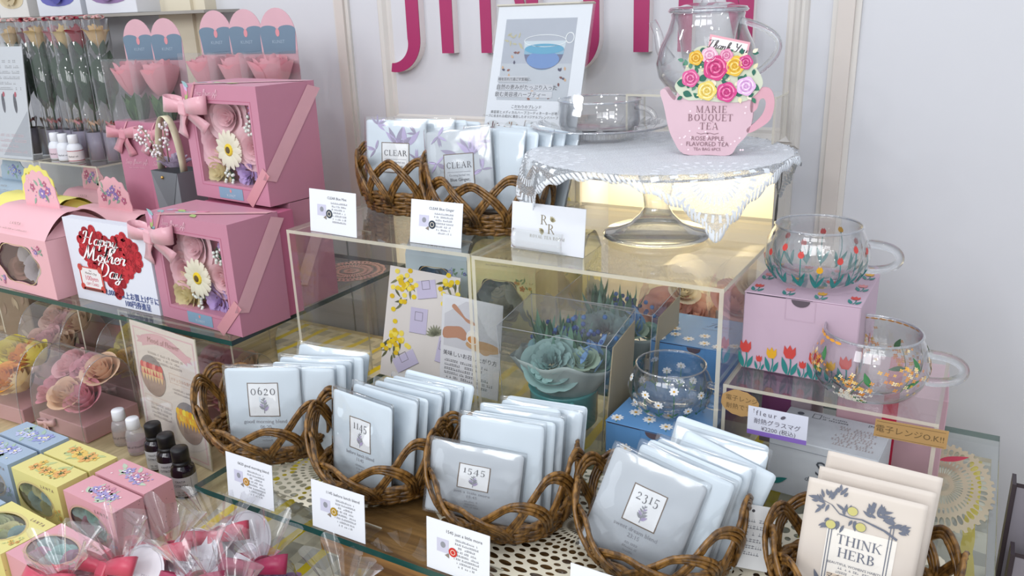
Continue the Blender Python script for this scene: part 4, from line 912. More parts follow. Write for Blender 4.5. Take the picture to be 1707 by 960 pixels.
ho = smooth2([tp(*p) for p in ((848, 378), (880, 338), (920, 342), (938, 388), (925, 445), (880, 478), (845, 492), (838, 478), (868, 455), (895, 425), (905, 390), (895, 372), (880, 380), (872, 408), (850, 420))], 4)
b = mb(c('#d6a3b0', .45, var=.08)).at(FRONT(.0)); b.prism(ho, -.006, 0); b.build('handle_flap', t)
b = MB().at(FRONT(-.0006)); TX = c('#8a6a72', .6)
x, y = tp(695, 422); serif(b.mat(TX), 'MARIE', 24*kz, x, y, 0, .12); x, y = tp(692, 451); serif(b, 'BOUQUET', 24*kz, x, y, 0, .06); x, y = tp(688, 481); serif(b, 'TEA', 24*kz, x, y, 0, .12)
x, y = tp(684, 495); b.line2([(x-.013, y+.0006), (x-.008, y-.0008), (x-.003, y+.0004), (x+.003, y+.0004), (x+.008, y-.0008), (x+.013, y+.0006)], .0006); b.ell(x, y, .001, .001)
for py, s_, tx in ((520, 16, 'ROSE APPLE'), (540, 16, 'FLAVORED TEA'), (556, 11, 'TEA BAG 6PCS')): x, y = tp(684, py); b.text(tx, s_*kz*1.35, x, y, 0)
for k in range(26): rnd = random.Random(k); x, y = tp(rnd.uniform(540, 840), rnd.uniform(400, 560)); b.mat(c('#f4dde3', .5)).ell(x, y, .0012, .0012, 0, -.0002, 8)
b.build('lettering', t)
b = MB(); rnd = random.Random(9)
def cutrose(b, px, py, s_, cols, z):
    x, y = tp(px, py); b.at(FRONT(0)); R_ = s_*kx*1.14
    b.mat(c(cols[0], .55)).prism([(x+R_*(1+.07*math.cos(5*a))*math.cos(a), y+R_*(1+.07*math.cos(5*a))*math.sin(a)) for a in [2*PI*k/24 for k in range(24)]], z-.0008, z)
    for k, rr_ in enumerate((.80, .60, .42, .24)):
        for q_ in range(3):
            a0 = k*1.1+q_*2.1; pts = arcband(x, y, R_*rr_, R_*rr_, a0, a0+1.75, R_*.16, R_*.05, 6); b.mat(c(cols[1 + (k % 2)], .55)).flat(pts, z+.0002+.0001*k)
for px, py, r_, col_ in ((655, 208, 14, '#2f6b5a'), (578, 318, 24, '#2f6b5a'), (600, 350, 20, '#2f6b5a'), (700, 365, 22, '#3a7a60'), (865, 325, 20, '#3a7a60'), (740, 300, 22, '#2f6b5a'), (665, 312, 20, '#2f6b5a'), (812, 300, 20, '#2f6b5a'), (640, 262, 18, '#3a7a60'), (805, 360, 18, '#2f6b5a')):
    x, y = tp(px, py); b.at(FRONT(0)).mat(c(col_, .55)).leaf2(x-r_*kx, y, r_*2*kx, r_*1.3*kx, rnd.uniform(-.6, .9), .0020)
for k in range(40): x, y = tp(rnd.uniform(590, 830), rnd.uniform(250, 375)); b.mat(c('#e8e2b0', .6)).ell(x, y, .0012, .0012, 0, .0022, 7)
bp = smooth2([tp(*p) for p in ((545, 330), (580, 285), (600, 225), (640, 195), (700, 200), (790, 215), (835, 245), (880, 295), (885, 335), (830, 380), (740, 385), (650, 378), (590, 375))], 4)
b.at(FRONT(0)).mat(c('#cdd3bd', .55)).prism(bp, 0, .0012)
for k in range(70): x, y = tp(rnd.uniform(575, 860), rnd.uniform(215, 372)); b.mat(c(['#2f6b5a', '#3a7a60', '#5a8f78', '#e6dfb4', '#efe6d0'][k % 5], .55)).leaf2(x, y, .0075, .0045, rnd.random()*6.28, .0014+.00001*k)
for px, py, s_, cl in ((627, 233, 25, ('#e2b23a', '#f0d27a', '#c98f22')), (680, 225, 28, ('#e7b7cc', '#f3d6e2', '#d08fb0')), (778, 262, 34, ('#e5b93f', '#f3dc8e', '#cf9a2a')), (820, 250, 24, ('#d0498a', '#e58ab3', '#b02f6c')), (745, 226, 22, ('#e08fb3', '#f0bcd0', '#c96a95')), (705, 268, 42, ('#cf3f7f', '#ea86ae', '#a92a62')), (608, 302, 30, ('#d95f97', '#eea0c0', '#b93f78')), (675, 345, 33, ('#e6cf70', '#f4e8b0', '#d0ae48')), (752, 350, 34, ('#d1468a', '#ea8db5', '#b02f6c')), (826, 330, 32, ('#dfb5dc', '#f2dcf0', '#c38fc4'))): cutrose(b, px, py, s_, cl, .0034+.0002*rnd.random())
b.build('rose_cutout', t)
b = mb(c('#e5a9b5', .5)).at(FRONT(.0)); th = [tp(*p) for p in ((678, 155), (833, 185), (824, 225), (812, 255), (668, 235))]; b.prism(th, -.0005, .0008)
b.mat(c('#f1eef0', .5)).flat([tp(*p) for p in ((686, 164), (825, 191), (812, 242), (676, 226))], .0010); o = b.build('thank_you_tab', t)
b = mb(c('#4f4a4c', .6)).at(FRONT(0)); x, y = tp(745, 212); T2 = FRONT(0) @ Matrix.Translation((x, y, .0013)) @ Matrix.Rotation(-.19, 4, 'Z'); b.at(T2); script(b, 'Thank You', .0095, -.0006, .0005, 0, .2, .11, .045, 'C', 1.15); b.build('lettering', o)
# black string with loop hanging at the right edge of the cloth
t = mb(c('#3c3a3a', .6)); t.tube([(-.2105, .985, 1.372), (-.207, .978, 1.360), (-.206, .972, 1.345), (-.208, .970, 1.336), (-.2095, .970, 1.345), (-.211, .975, 1.360)], .0006, 6).tube([(-.208, .970, 1.336), (-.2085, .9695, 1.318), (-.2090, .969, 1.300), (-.2095, .969, 1.288)], [.0009, .0016, .0011, .0008], 6)
o = t.build('hanging_string'); tag(o, 'dark knotted string hanging below the right edge of the white cloth', 'string')

# ---------------------------------------------------------------- glass mugs with painted flowers
MP = [(.0, .0), (.024, .0), (.036, .002), (.048, .009), (.0550, .021), (.0572, .034), (.0550, .048), (.0500, .060), (.0470, .066), (.0472, .0685)]
MI = [(.0462, .0685), (.0452, .066), (.0460, .058), (.0490, .047), (.0500, .036), (.0465, .024), (.0380, .014), (.024, .0095), (.0, .0085)]
def mr_(z):
    for (r0_, z0_), (r1_, z1_) in zip(MP, MP[1:]):
        if z0_ <= z <= z1_ and z1_ > z0_: return r0_+(r1_-r0_)*(z-z0_)/(z1_-z0_)
    return MP[-1][0]
def mug(label, loc, rz, paint, s=1.0, tint=None):
    t = thing('glass_mug', label, 'mug', loc, rz, 'painted glass mugs'); t.scale = (s, s, s)
    b = mb(CUP); b.lathe(MP+MI, 56); b.build('double_wall_bowl', t)
    b = mb(RIM); b.lathe([(.0468, .0668), (.0484, .0684), (.0468, .0698), (.0454, .0684), (.0468, .0668)], 56); b.build('rim', t)
    b = mb(GLS); handle(b, .053, .020, .050, .034, .0048, 28); b.build('handle', t)
    f = MB(); paint(f)
    for i, v in enumerate(f.v):
        z = max(.004, min(.066, v[1]*.84)); r = mr_(z)+.0005+v[2]; a = v[0]/.054; f.v[i] = (r*math.cos(a), r*math.sin(a), z)
    f.build('painted_flowers', t); return t
TE = c('#2c7f7c', .4); RD = c('#c8453f', .4); YL = c('#dca62a', .4); GR = c('#3f7a4a', .4)
def seg(b, x0, y0, x1, y1, wd, z=0, n=4, bend=0):
    b.line2([(x0+(x1-x0)*k/n+bend*math.sin(PI*k/n), y0+(y1-y0)*k/n) for k in range(n+1)], wd, z)
def tulips(b):
    rnd = random.Random(3); N_ = 17; C_ = 2*PI*.054
    for k in range(N_):
        x = C_*k/N_; h = [.052, .034, .046, .058][k % 4]; m_ = YL if k % 5 == 3 else RD
        seg(b.mat(TE), x, .008, x+.002, h, .0010, bend=.0015*(-1)**k); b.leaf2(x, .010, .020, .0045, PI/2+.35*(-1)**k, .0001); b.leaf2(x, .008, .026, .005, PI/2-.3*(-1)**k, .0001)
        b.mat(m_).ell(x+.002, h+.003, .0034, .0044, 0, .0002, 10); b.mat(m_).flat([(x-.001, h+.004), (x+.001, h+.009), (x+.002, h+.005), (x+.0032, h+.009), (x+.005, h+.004)], .0003)
def orange_sprays(b):
    rnd = random.Random(8); C_ = 2*PI*.054
    for k in range(7):
        x = C_*k/7; y0 = .030 if k % 2 else .046
        b.mat(GR).leaf2(x-.004, y0-.012, .020, .006, .4*(-1)**k, .0001); b.leaf2(x+.014, y0+.006, .018, .006, 1.9, .0001); seg(b, x-.006, y0-.016, x+.008, y0+.014, .0007)
        for q_ in range(40):
            fx, fy = x+rnd.gauss(0, .0095), y0+rnd.gauss(0, .0085); m_ = c(rnd.choice(['#e39a3c', '#ecbd55', '#dd8c38', '#f0dcae']), .45); s_ = rnd.uniform(.0013, .0021)
            for p_ in range(4): a = p_*PI/2+.4; b.mat(m_).ell(fx+s_*.8*math.cos(a), fy+s_*.8*math.sin(a), s_*.62, s_*.45, a, .0002, 6)
    for k in range(60):
        fx, fy = C_*.70+rnd.gauss(0, .010), .016+rnd.gauss(0, .005); s_ = .0016
        for p_ in range(4): a = p_*PI/2+.4; b.mat(c('#eee9dd', .45)).ell(fx+s_*.8*math.cos(a), max(.004, fy+s_*.8*math.sin(a)), s_*.62, s_*.5, a, .0003, 6)
    for k in range(36): b.mat(c('#dd9a35', .45)).ell(C_*k/36, .0770, .0046, .0016, 0, .0002, 8) if 2 < k < 24 else None
def daisies(b, C_=2*PI*.054, n=18):
    rnd = random.Random(6)
    for k in range(n):
        x = C_*k/n; y = [.028, .050, .038, .062][k % 4]
        seg(b.mat(GR), x, .008, x, y, .0009); b.leaf2(x, .014, .010, .003, PI/2+.7, .0001); b.leaf2(x, .018, .010, .003, PI/2-.7, .0001)
        for p_ in range(8): a = p_*PI/4; b.mat(WHT).ell(x+.0036*math.cos(a), y+.0036*math.sin(a), .0030, .0017, a, .0002, 7)
        b.mat(YL).ell(x, y, .0017, .0017, 0, .0004, 8)
mug('glass mug painted with red tulips, standing on the pink tulip box', (-.158, .958, 1.2395), .12, tulips)
mug('glass mug painted with orange flowers, on the low acrylic riser at the right', (-.083, .890, 1.1455), .10, orange_sprays, 1.03)
mug('glass mug painted with white daisies, on the lower blue daisy box inside the riser', (-.312, .915, 1.0615), -.10, daisies, .92)

# ---------------------------------------------------------------- mug boxes
def mug_box(label, loc, rz, w, d, h, col_, deco, name='mug_gift_box', cat='gift box', group=None):
    t = thing(name, label, cat, loc, rz, group)
    b = mb(c(col_, .5, var=.02)); b.cbox(-w/2, -d/2, 0, w/2, d/2, h-.0012, .0012, 1); b.build('box_body', t)
    b = mb(c(col_, .5, var=.02)); b.cbox(-w/2-.0002, -d/2-.0002, h-.0012, w/2+.0002, d/2+.0002, h, .0004, 1); b.mat(c('#3b3440', .6)).at(FRONT(-d/2-.0004)).rect(-w*.48, h-.0020, w*.1, h-.0010); b.build('lid_flap', t)
    b = MB(); deco(b, w, d, h); b.build_split('printed_flowers', t)
    b = mb(c(col_, .5)).at(FRONT(-d/2-.0005)); b.frame(-w*.13, h-.026, w*.13, h-.0015, .0006); b.mat(c('#5a4f58', .6)).flat([(-.010, h-.002), (.010, h-.002)] + [(.010*math.cos(a), h-.002-.008*math.sin(a)) for a in [PI*k/10 for k in range(1, 10)]], .0002); b.build('tuck_tab', t)
    return t
def tul(b, x, y, h, z, m_): seg(b.mat(TE), x, y, x+.001, y+h*.62, h*.045, z, 4, .0015); b.leaf2(x-.0015, y, h*.62, h*.17, PI/2+.3, z+.0001); b.leaf2(x+.003, y, h*.5, h*.15, PI/2-.35, z+.0001); b.mat(m_).flat([(x-.17*h, y+h*.98), (x-.19*h, y+h*.72), (x-.1*h, y+h*.56), (x+.1*h, y+h*.56), (x+.19*h, y+h*.72), (x+.17*h, y+h*.98), (x+.08*h, y+h*.86), (x, y+h*1.02), (x-.08*h, y+h*.86)], z+.0002)
def tulip_deco(b, w, d, h):
    b.at(FRONT(-d/2-.0006))
    for k, (x, hh) in enumerate(((-.46, .034), (-.33, .018), (-.22, .030), (-.06, .036), (.06, .020), (.16, .033), (.30, .026), (.42, .034))): tul(b, x*w, .001, hh, 0, YL if k in (2, 6) else RD)
    b.cut().at(RIGHT(w/2+.0006))
    for k in range(5): tul(b, -d*.4+d*.2*k, .001, .02+.012*(k % 2), 0, RD if k % 2 else YL)
    b.cut().at(TOP(h+.0004))
    for k in range(12): rnd = random.Random(k+2); tul(b, w*(-.42+.28*(k % 4)), d*(-.46+.36*(k//4)), .026, .0001*k*.1, [RD, c('#d8898c', .5), YL][k % 3])
mug_box('pink gift box printed with red tulips, under the tulip mug', (-.158, .958, 1.1455), -.02, .124, .128, .0935, '#c2a9ba', tulip_deco)
def daisy(b, x, y, r, z=0):
    for p_ in range(9): a = p_*2*PI/9; b.mat(WHT).ell(x+r*.62*math.cos(a), y+r*.62*math.sin(a), r*.42, r*.22, a, z+.0001, 8)
    b.mat(YL).ell(x, y, r*.26, r*.26, 0, z+.0003, 8)
def daisy_deco(b, w, d, h):
    b.at(TOP(h+.0004)); rnd = random.Random(1)
    for x, y in ((-.42, -.40), (-.30, -.22), (-.36, -.05), (-.12, -.30), (.08, -.36), (.24, -.40), (.40, -.30), (-.44, .14), (.02, -.14)): seg(b.mat(GR), x*w, y*d, x*w+.004, y*d-.012, .0008); daisy(b, x*w, y*d, .0085)
    script(b.mat(c('#3d5a86', .5)), 'Fleur', .017, .010, d*.18); b.text('heat-resistant glass mug', .005, .014, d*.08, 0)
    b.cut().at(RIGHT(w/2+.0006))
    for k in range(6): daisy(b, -d*.4+d*.16*k, .02+.012*(k % 2), .008); seg(b.mat(GR), -d*.4+d*.16*k, .0, -d*.4+d*.16*k, .02, .0008)
    b.cut().at(FRONT(-d/2-.0006))
    for k in range(7): daisy(b, -w*.42+w*.14*k, .016+.012*(k % 2), .008); seg(b.mat(GR), -w*.42+w*.14*k, .0, -w*.42+w*.14*k, .018, .0008)
mug_box('blue daisy gift box standing at the back inside the right riser', (-.322, 1.098, 1.0005), 0, .126, .120, .098, '#5f93c8', daisy_deco)
mug_box('lower blue daisy gift box carrying the daisy mug inside the right riser', (-.308, .915, 1.0005), -.03, .126, .130, .0605, '#5f93c8', daisy_deco)
# boxes under the low riser
def grey_deco(b, w, d, h):
    K = c('#5d626c', .6); b.at(TOP(h+.0004)); b.mat(K).ell(-w*.36, d*.34, .004, .004).frame(-w*.24, d*.28, -w*.16, d*.42, .0008).micro(-w*.02, d*.36, w*.3, 2, .006); b.mat(c('#b9a2a0', .6)); b.micro(w*.22, d*.18, w*.40, 9, .0055, 0, None, 'C', .9); b.mat(K).text('[MENU]', .0065, w*.38, d*.38)
    b.at(FRONT(-d/2-.0006)); b.mat(c('#4f545c', .6)).text('S', .026, 0, h*.50); b.mat(K).text('dandelion', .0085, 0, h*.36, 0, 'CENTER', .3); b.rect(w*.05, h*.64, w*.10, h*.72)
    b.mat(TE).leaf2(-w*.46, .012, .022, .007, .5)
t = thing('tea_gift_box', 'grey white lettered gift box lying under the low riser', 'gift box', (-.118, .921, 1.0005), -.06); w_, d_, h_ = .118, .085, .072
b = mb(c('#c9ced4', .45, var=.02)); b.cbox(-w_/2, -d_/2, 0, w_/2, d_/2, h_, .001, 1); b.build('box_body', t); b = MB(); grey_deco(b, w_, d_, h_); b.build('print', t)
b = mb(c('#8d929a', .5)); b.box(-w_/2-.0003, -d_/2-.0004, h_-.010, w_/2+.0003, -d_/2, h_-.0095); b.build('lid_seam', t)
t = thing('pink_gift_box', 'dusty pink gift box with crimson ribbon, behind the grey white box', 'gift box', (-.066, 1.035, 1.0005), .05); w_, d_, h_ = .118, .11, .108
b = mb(c('#c9a3ad', .5, var=.03)); b.cbox(-w_/2, -d_/2, 0, w_/2, d_/2, h_, .001, 1); b.build('box_body', t)
b = mb(c('#c02a4a', .4)); b.box(-.008, -d_/2-.0006, 0, .008, d_/2+.0006, h_+.0006); b.at(TR(w_/2+.0004, -d_*.2, .014, 0)); b.leaf2(0, 0, .04, .012, .6); b.build('ribbon', t)
t = thing('plum_gift_box', 'dark plum gift box seen through the side of the low riser', 'gift box', (-.185, 1.045, 1.0005), 0); w_, d_, h_ = .062, .10, .118
b = mb(c('#a99aa4', .5, var=.04)); b.cbox(-w_/2, -d_/2, 0, w_/2, d_/2, h_, .001, 1); b.build('box_body', t); b = mb(c('#7d4470', .5)).at(FRONT(-d_/2-.0006)); b.rect(-.03, .02, .006, .10).flat([(.006, .02), (.016, .03), (.006, .06)]); b.build('print', t)
# hand-lettered tags on the low riser
def wob(w, h, rnd, n=26): return [(w*(1+.04*rnd.uniform(-1, 1))*math.cos(2*PI*k/n), h*(1+.05*rnd.uniform(-1, 1))*math.sin(2*PI*k/n)) for k in range(n)]
KRA = c('#b08c5a', .8, var=.06); HAND = c('#6b5638', .8)
t = thing('kraft_tag', 'oval brown kraft tag stuck at the left corner of the low riser', 'tag', (-.206, .8415, 1.126), -.02); b = mb(KRA).at(FRONT(0)); b.prism(wob(.0215, .0155, random.Random(1)), 0, .0008); b.mat(HAND); b.at(FRONT(-.001)).text('電子レンジ', .0072, .002, .0028); b.text('耐熱です!!', .0072, .001, -.0072); b.build('paper', t)
t = thing('price_tag', 'white price card with purple strip below the kraft oval', 'price tag', (-.164, .8410, 1.110), .0); b = mb(c('#dde0ee', .5, var=.01)).at(FRONT(0)); b.prism([(-.032, -.018), (.032, -.018), (.032, .016), (-.032, .016)], 0, .0008); b.mat(c('#8a6cc0', .5)).rect(-.032, -.018, .032, -.0125, .0010); K = c('#66626e', .7); b.mat(K).at(FRONT(-.0012)).text('fleur', .0085, -.012, .0065, 0, 'CENTER', 0, 0, 1, 1.4).ell(.006, .0092, .003, .0018, .6); b.text('耐熱グラスマグ', .0072, .0, -.0030); b.text('¥2200 (税込)', .0068, .002, -.0110); b.build('paper', t)
t = thing('kraft_strip', 'brown kraft strip about microwave use at the right end of the low riser', 'tag', (-.034, .8405, 1.130), .02); b = mb(KRA).at(FRONT(0)); b.prism([(-.033, -.0095), (.034, -.0095), (.0345, .0105), (-.0325, .010)], 0, .0008); b.mat(HAND).at(FRONT(-.001)).text('電子レンジO.K!!', .0088, 0, -.0030); b.line2([(-.031, .008), (.032, .008)], .0004); b.line2([(-.031, -.008), (.032, -.008)], .0004); b.build('paper', t)

# ---------------------------------------------------------------- bouquets in clear carrier bags
def bouquet(label, loc, rz, seed, s=1.0):
    rnd = random.Random(seed); t = thing('bouquet_in_bag', label, 'bouquet', loc, rz, 'teal bouquets in clear bags'); t.scale = (s, s, s)
    W, D, H_ = .145, .10, .165
    b = mb(PVC); pf = lambda u, v: None
    V = [(-W/2, -D/2, 0), (W/2, -D/2, 0), (W/2, D/2, 0), (-W/2, D/2, 0), (-W/2-.006, -D/2, H_*.92), (W/2+.006, -D/2, H_*.90), (W/2+.006, D/2, H_), (-W/2-.006, D/2, H_)]
    b.add(V, [(0, 1, 5, 4), (1, 2, 6, 5), (2, 3, 7, 6), (3, 0, 4, 7), (3, 2, 1, 0), (4, 5, 6, 7)]); b.build('clear_bag', t)
    b = mb(c('#a9adb2', .3)); [b.tube([V[i_], V[j_]], .0005, 5) for i_, j_ in ((4, 5), (5, 6), (6, 7), (7, 4), (0, 4), (1, 5), (2, 6), (3, 7))]; b.build('bag_fold', t)
    b = mb(c('#b9ac90', .6, var=.05)); b.add([(W/2+.0015, -D/2*.9, .0), (W/2+.0015, D/2, .0), (W/2+.0055, D/2, H_*.9), (W/2+.0055, -D/2*.55, H_*.84)], [(0, 1, 2, 3)]); o = b.build('side_gusset', t); solid(o, .0012)
    cu = mb(c('#3f9a9a', .18, spec=.6)); cu.lathe([(.0, .002), (.040, .002), (.046, .010), (.047, .055), (.049, .060), (.044, .058), (.0, .052)], 32, -.005, 0); cu.build('cup', t)
    hh = mb(c('#6ab8b4', .2)).at(TR(-.005+.047*math.cos(-.9), .047*math.sin(-.9), 0, -.9)); handle(hh, -.004, .010, .05, .020, .0045); hh.build('cup_handle', t)
    wr = mb(petal('#b7c5c2'))
    def wrap(u, v):
        a = -PI*1.15+PI*1.3*u; r = .038+.036*v**.8+.004*math.sin(u*40)*v; return (-.005+r*math.cos(a), r*.85*math.sin(a)+.004, .050+.060*v*(1-.25*abs(2*u-1))+.004*math.sin(u*23)*v)
    wr.grid(wrap, 46, 8); o = wr.build('wrapping_paper', t); solid(o, .0005)
    fl = mb(petal('#9fc0bd')); carnation(fl, .028, .034, rnd, TR(-.008, -.026, .096, .3, .80), 70); rose(fl, .036, .022, rnd, TR(-.008, -.024, .092, .3, .80), ((6, .80, 1.1, .7), (7, 1.0, .85, .6)), 5, .8); fl.build('bloom', t)
    for k, (x, y, z, r) in enumerate(((.030, -.012, .100, .018), (-.038, .006, .100, .016), (.042, .012, .090, .017))): f2 = mb(petal(['#b7d0b8', '#8fb9c2', '#9cc0a8'][k])); rose(f2, r, r, rnd, TR(x, y, z, rnd.random(), .4), q=3); f2.build('bloom', t)
    lf = mb(petal('#5d8f74'))
    for k in range(70):
        a = rnd.random()*6.28; lf.mat(petal(['#4f7d62', '#6f9f82', '#7fae9e'][k % 3])); leaf3(lf, rnd.uniform(.035, .055), rnd.uniform(.007, .012), TR(-.012+.030*math.cos(a), .012+.022*math.sin(a), rnd.uniform(.085, .112), rnd.random()*6.28, rnd.uniform(.6, 1.4)), .3)
    lf.build('leaves', t)
    bl = mb(petal('#4a6db0'))
    for k in range(60): a = rnd.gauss(0, .012); ico(bl.mat(petal(['#4a6db0', '#5f8fd0', '#3f5a9a'][k % 3])), .005+rnd.gauss(0, .022), .020+rnd.gauss(0, .008), .126+rnd.gauss(0, .010), .0035, 4)
    for k in range(12): bl.mat(petal('#7fa9d8')); leaf3(bl, .022, .010, TR(.040+rnd.uniform(-.012, .012), -.012+rnd.uniform(-.02, .02), .098+rnd.uniform(-.01, .03), rnd.random()*6.28, rnd.uniform(.3, 1.2)), .2)
    bl.build('blue_florets', t); return t
bouquet('teal carnation bouquet in a clear bag, front left inside the right riser', (-.462, .925, 1.0005), .02, 3)
bouquet('teal bouquet in a clear bag, behind the front bouquet inside the right riser', (-.446, 1.062, 1.0005), -.06, 8, .98)

# ---------------------------------------------------------------- handle boxes with a scalloped window
def handle_box(label, loc, rz, colh, printcols, w=.205, d=.13, h1=.105, h2=.150, fill=('#c9d2da', '#d8b7bd', '#cbb8a8'), s=1.0, group='carry boxes with scalloped handles', seed=1):
    rnd = random.Random(seed); t = thing('carry_box', label, 'gift box', loc, rz, group); t.scale = (s, s, s); m = c(colh, .42, var=.02)
    wb = w*.94
    zf = h1
    # front and back walls around an opening of scalloped outline
    ox, oy, rx, ry = -.004, h1*.50, w*.33, h1*.34
    outl = [(ox+rx*(1+.08*math.cos(6*a))*math.copysign(abs(math.cos(a))**.75, math.cos(a)), oy+ry*(1+.08*math.cos(6*a))*math.copysign(abs(math.sin(a))**.75, math.sin(a))) for a in [2*PI*k/48 for k in range(48)]]
    def outer(a):
        ca, sa = math.cos(a), math.sin(a); k = 1e9
        for lim, cc in ((w/2, ca), (h1/2, sa)):
            if abs(cc) > 1e-9: k = min(k, lim/abs(cc))
        return (k*ca, h1/2+k*sa)
    b = mb(m); b.at(FRONT(-d/2)); ang = [math.atan2(p[1]-h1/2, p[0]) for p in outl]; oo = [outer(a) for a in ang]
    n = 48; b.add([(x, y, 0) for x, y in outl]+[(x, y, 0) for x, y in oo], [(k, (k+1) % n, n+(k+1) % n, n+k) for k in range(n)])
    for cx_, cy_ in ((-w/2, 0), (w/2, 0), (w/2, h1), (-w/2, h1)):
        k = min(range(n), key=lambda i: abs(oo[i][0]-cx_)+abs(oo[i][1]-cy_)); kk = (k+1) % n if (abs(oo[k][0]-cx_) < 1e-6 or True) else k
        for j in (k-1, k, (k+1) % n):
            p, q_ = oo[j], oo[(j+1) % n]
            if abs(p[0]-q_[0]) > 1e-5 and abs(p[1]-q_[1]) > 1e-5: b.flat([p, q_, (cx_, cy_)])
    b.at(Matrix.Identity(4)); b.add([(-w/2,-d/2,0),(w/2,-d/2,0),(w/2,d/2,0),(-w/2,d/2,0),(-w/2,-d/2,h1),(w/2,-d/2,h1),(w/2,d/2,h1),(-w/2,d/2,h1)], [(3,2,1,0),(1,2,6,5),(2,3,7,6),(3,0,4,7)])
    b.build('box_body', t)
    rf = mb(m)
    def roof(sg):
        def fn(u, v): y = sg*(d/2)*(1-v)+sg*.010*v; z = h1+(h2-h1)*(1-(1-v)**1.9); return ((u-.5)*w*(1-.02*v), y, z)
        return fn
    rf.grid(roof(-1), 2, 10); rf.grid(roof(1), 2, 10); rf.box(-w*.49, -.010, h2-.001, w*.49, .010, h2)
    for sg in (-1, 1):
        rf.grid(lambda u, v, sg=sg: (sg*(w*.49-.010*math.sin(PI*v)*math.sin(PI*u)**.5), (u-.5)*d*(1-v)**.7, h1+(h2-h1)*v*.98), 10, 6)
    rf.build('roof', t)
    b = mb(m); pts = [(-w*.27, 0)] + [((w*.27)*math.cos(a)*(1+.03*math.cos(14*a)), .062*math.sin(a)**.8*(1+.04*math.cos(14*a))) for a in [PI-PI*k/40 for k in range(1, 40)]] + [(w*.27, 0)]
    b.at(FRONT(0, h2)).prism(pts, -.0008, .0008); o = b.build('scalloped_handle', t)
    b = MB().at(FRONT(-.0012, h2)); blossoms(b, 0, .028, .036, printcols, rnd, 0, 6, (1.1, .5)); b.build('floral_print', o)
    b = MB(); b.at(FRONT(-d/2-.0006)); b.mat(c('#cdb887', .5)).ring(ox, oy, rx*1.0, ry*1.0, .0012, 0, 48, lambda a: (1+.05*math.cos(6*a))*1.02*(abs(math.cos(a))**6*.0+1)); blossoms(b, w*.34, h1*.80, .018, printcols, rnd, .0002, 4); blossoms(b, -w*.38, h1*.16, .018, printcols, rnd, .0002, 3)
    for k in range(30): b.mat(c('#a88f76', .6)).ell(rnd.uniform(-w/2, w/2), rnd.uniform(0, h1), .0008, .0008, 0, .0001, 5) if False else None
    b.build('front_print', t)
    b = mb(c('#8d7a6c', .6)).at(FR((0, -d*.42, h1+(h2-h1)*.40), (1, 0, 0), (0, .45, .6))); b.text('LANTA', .0075, 0, 0, .004, 'CENTER', 0, 0, 1, 1.6); b.micro(0, -.010, w*.5, 1, .005, .004); b.build('lettering', t)
    for k in range(5): f_ = mb(petal(fill[k % len(fill)])); rose(f_, .026, .022, rnd, TR(-.05+.025*k, -.02+.01*(k % 2), h1*(.30+.22*(k % 2)), rnd.random(), 1.0), q=3); f_.build('soap_flower', t)
    b = mb(PVC).at(FRONT(-d/2+.003)); b.rect(-w*.42, h1*.08, w*.42, h1*.90); b.build('window_film', t)
    return t
PC_P = ('#8fae9a', '#8f7bb8', '#b96a86', '#f0d8d8'); PC_Y = ('#9db274', '#e0b24a', '#d98f4a', '#6f7f4a'); PC_B = ('#8fb39a', '#7d86c8', '#b0b8e6', '#f0e8a0')
handle_box('yellow carry box with scalloped window at the back right of the left riser', (-.637, 1.088, 1.0675), .06, '#f6eeaa', PC_Y, .118, .085, .100, .132, ('#c7c9b8', '#b9c2c0', '#d8d2b8'), 1.0, seed=2)
handle_box('second yellow carry box, touching the wall niche behind the first yellow one', (-.606, 1.190, 1.0675), .06, '#e6dd8c', PC_Y, .118, .085, .100, .135, ('#c7c9b8', '#b9c2c0'), 1.0, seed=3)
handle_box('pale blue carry box with scalloped window at the back of the left riser', (-.762, 1.092, 1.0675), .04, '#cfe2ea', PC_B, .118, .085, .105, .140, ('#7fb0dc', '#8fbfe0', '#6fa0d0'), 1.0, seed=4)
handle_box('white blue carry box, behind the pale blue one', (-.738, 1.196, 1.0675), .04, '#c9d8de', PC_B, .118, .085, .105, .145, ('#7fb0dc', '#8fbfe0'), 1.0, seed=5)

riser('low clear acrylic step inside the left riser under the yellow and blue carry boxes', -.84, 1.035, 1.0, -.562, 1.25, 1.067, .003)
# printed boards standing in the left riser
t = thing('flower_board', 'cream board printed with mimosa sprigs and pale tea packets', 'sign', (-.740, .942, 1.0005), .10); t.rotation_euler = (PI/2-.22, .07, .10); rnd = random.Random(5)
b = mb(c('#d9d3cf', .6, var=.02)); b.prism([(-.062, 0), (.062, 0), (.062, .176), (-.062, .176)], -.0012, 0); b.build('board', t)
b = MB()
for cx_, cy_, n in ((-.036, .146, 30), (.048, .149, 22), (-.040, .062, 30)):
    for k in range(14): b.mat(c(['#5d5f42', '#77785a'][k % 2], .7)).leaf2(cx_+rnd.uniform(-.014, .014), cy_+rnd.uniform(-.028, .020), .016, .004, rnd.uniform(3.4, 5.6), .0003)
    for k in range(n): b.mat(c(['#e0c325', '#d8b41c', '#ecd75a'][k % 3], .7)).ell(cx_+rnd.gauss(0, .010), cy_+rnd.gauss(0, .012), .0045, .004, 0, .0005+.00001*k, 8)
for x, y, a, w_, h_ in ((.006, .149, .25, .034, .028), (-.002, .098, .03, .030, .040), (.045, .060, -.1, .020, .040), (-.018, .030, .6, .042, .024)):
    Tq = Matrix.Translation((x, y, .0006)) @ Matrix.Rotation(a, 4, 'Z'); b.at(Tq).mat(c('#c3bcd6', .6)).rect(-w_/2, -h_/2, w_/2, h_/2); b.mat(c('#77727e', .6)).frame(-.007, .000, .007, .014, .0007, .0002).line2([(-w_/2, -h_/2), (w_/2, -h_/2)], .0006, .0002)
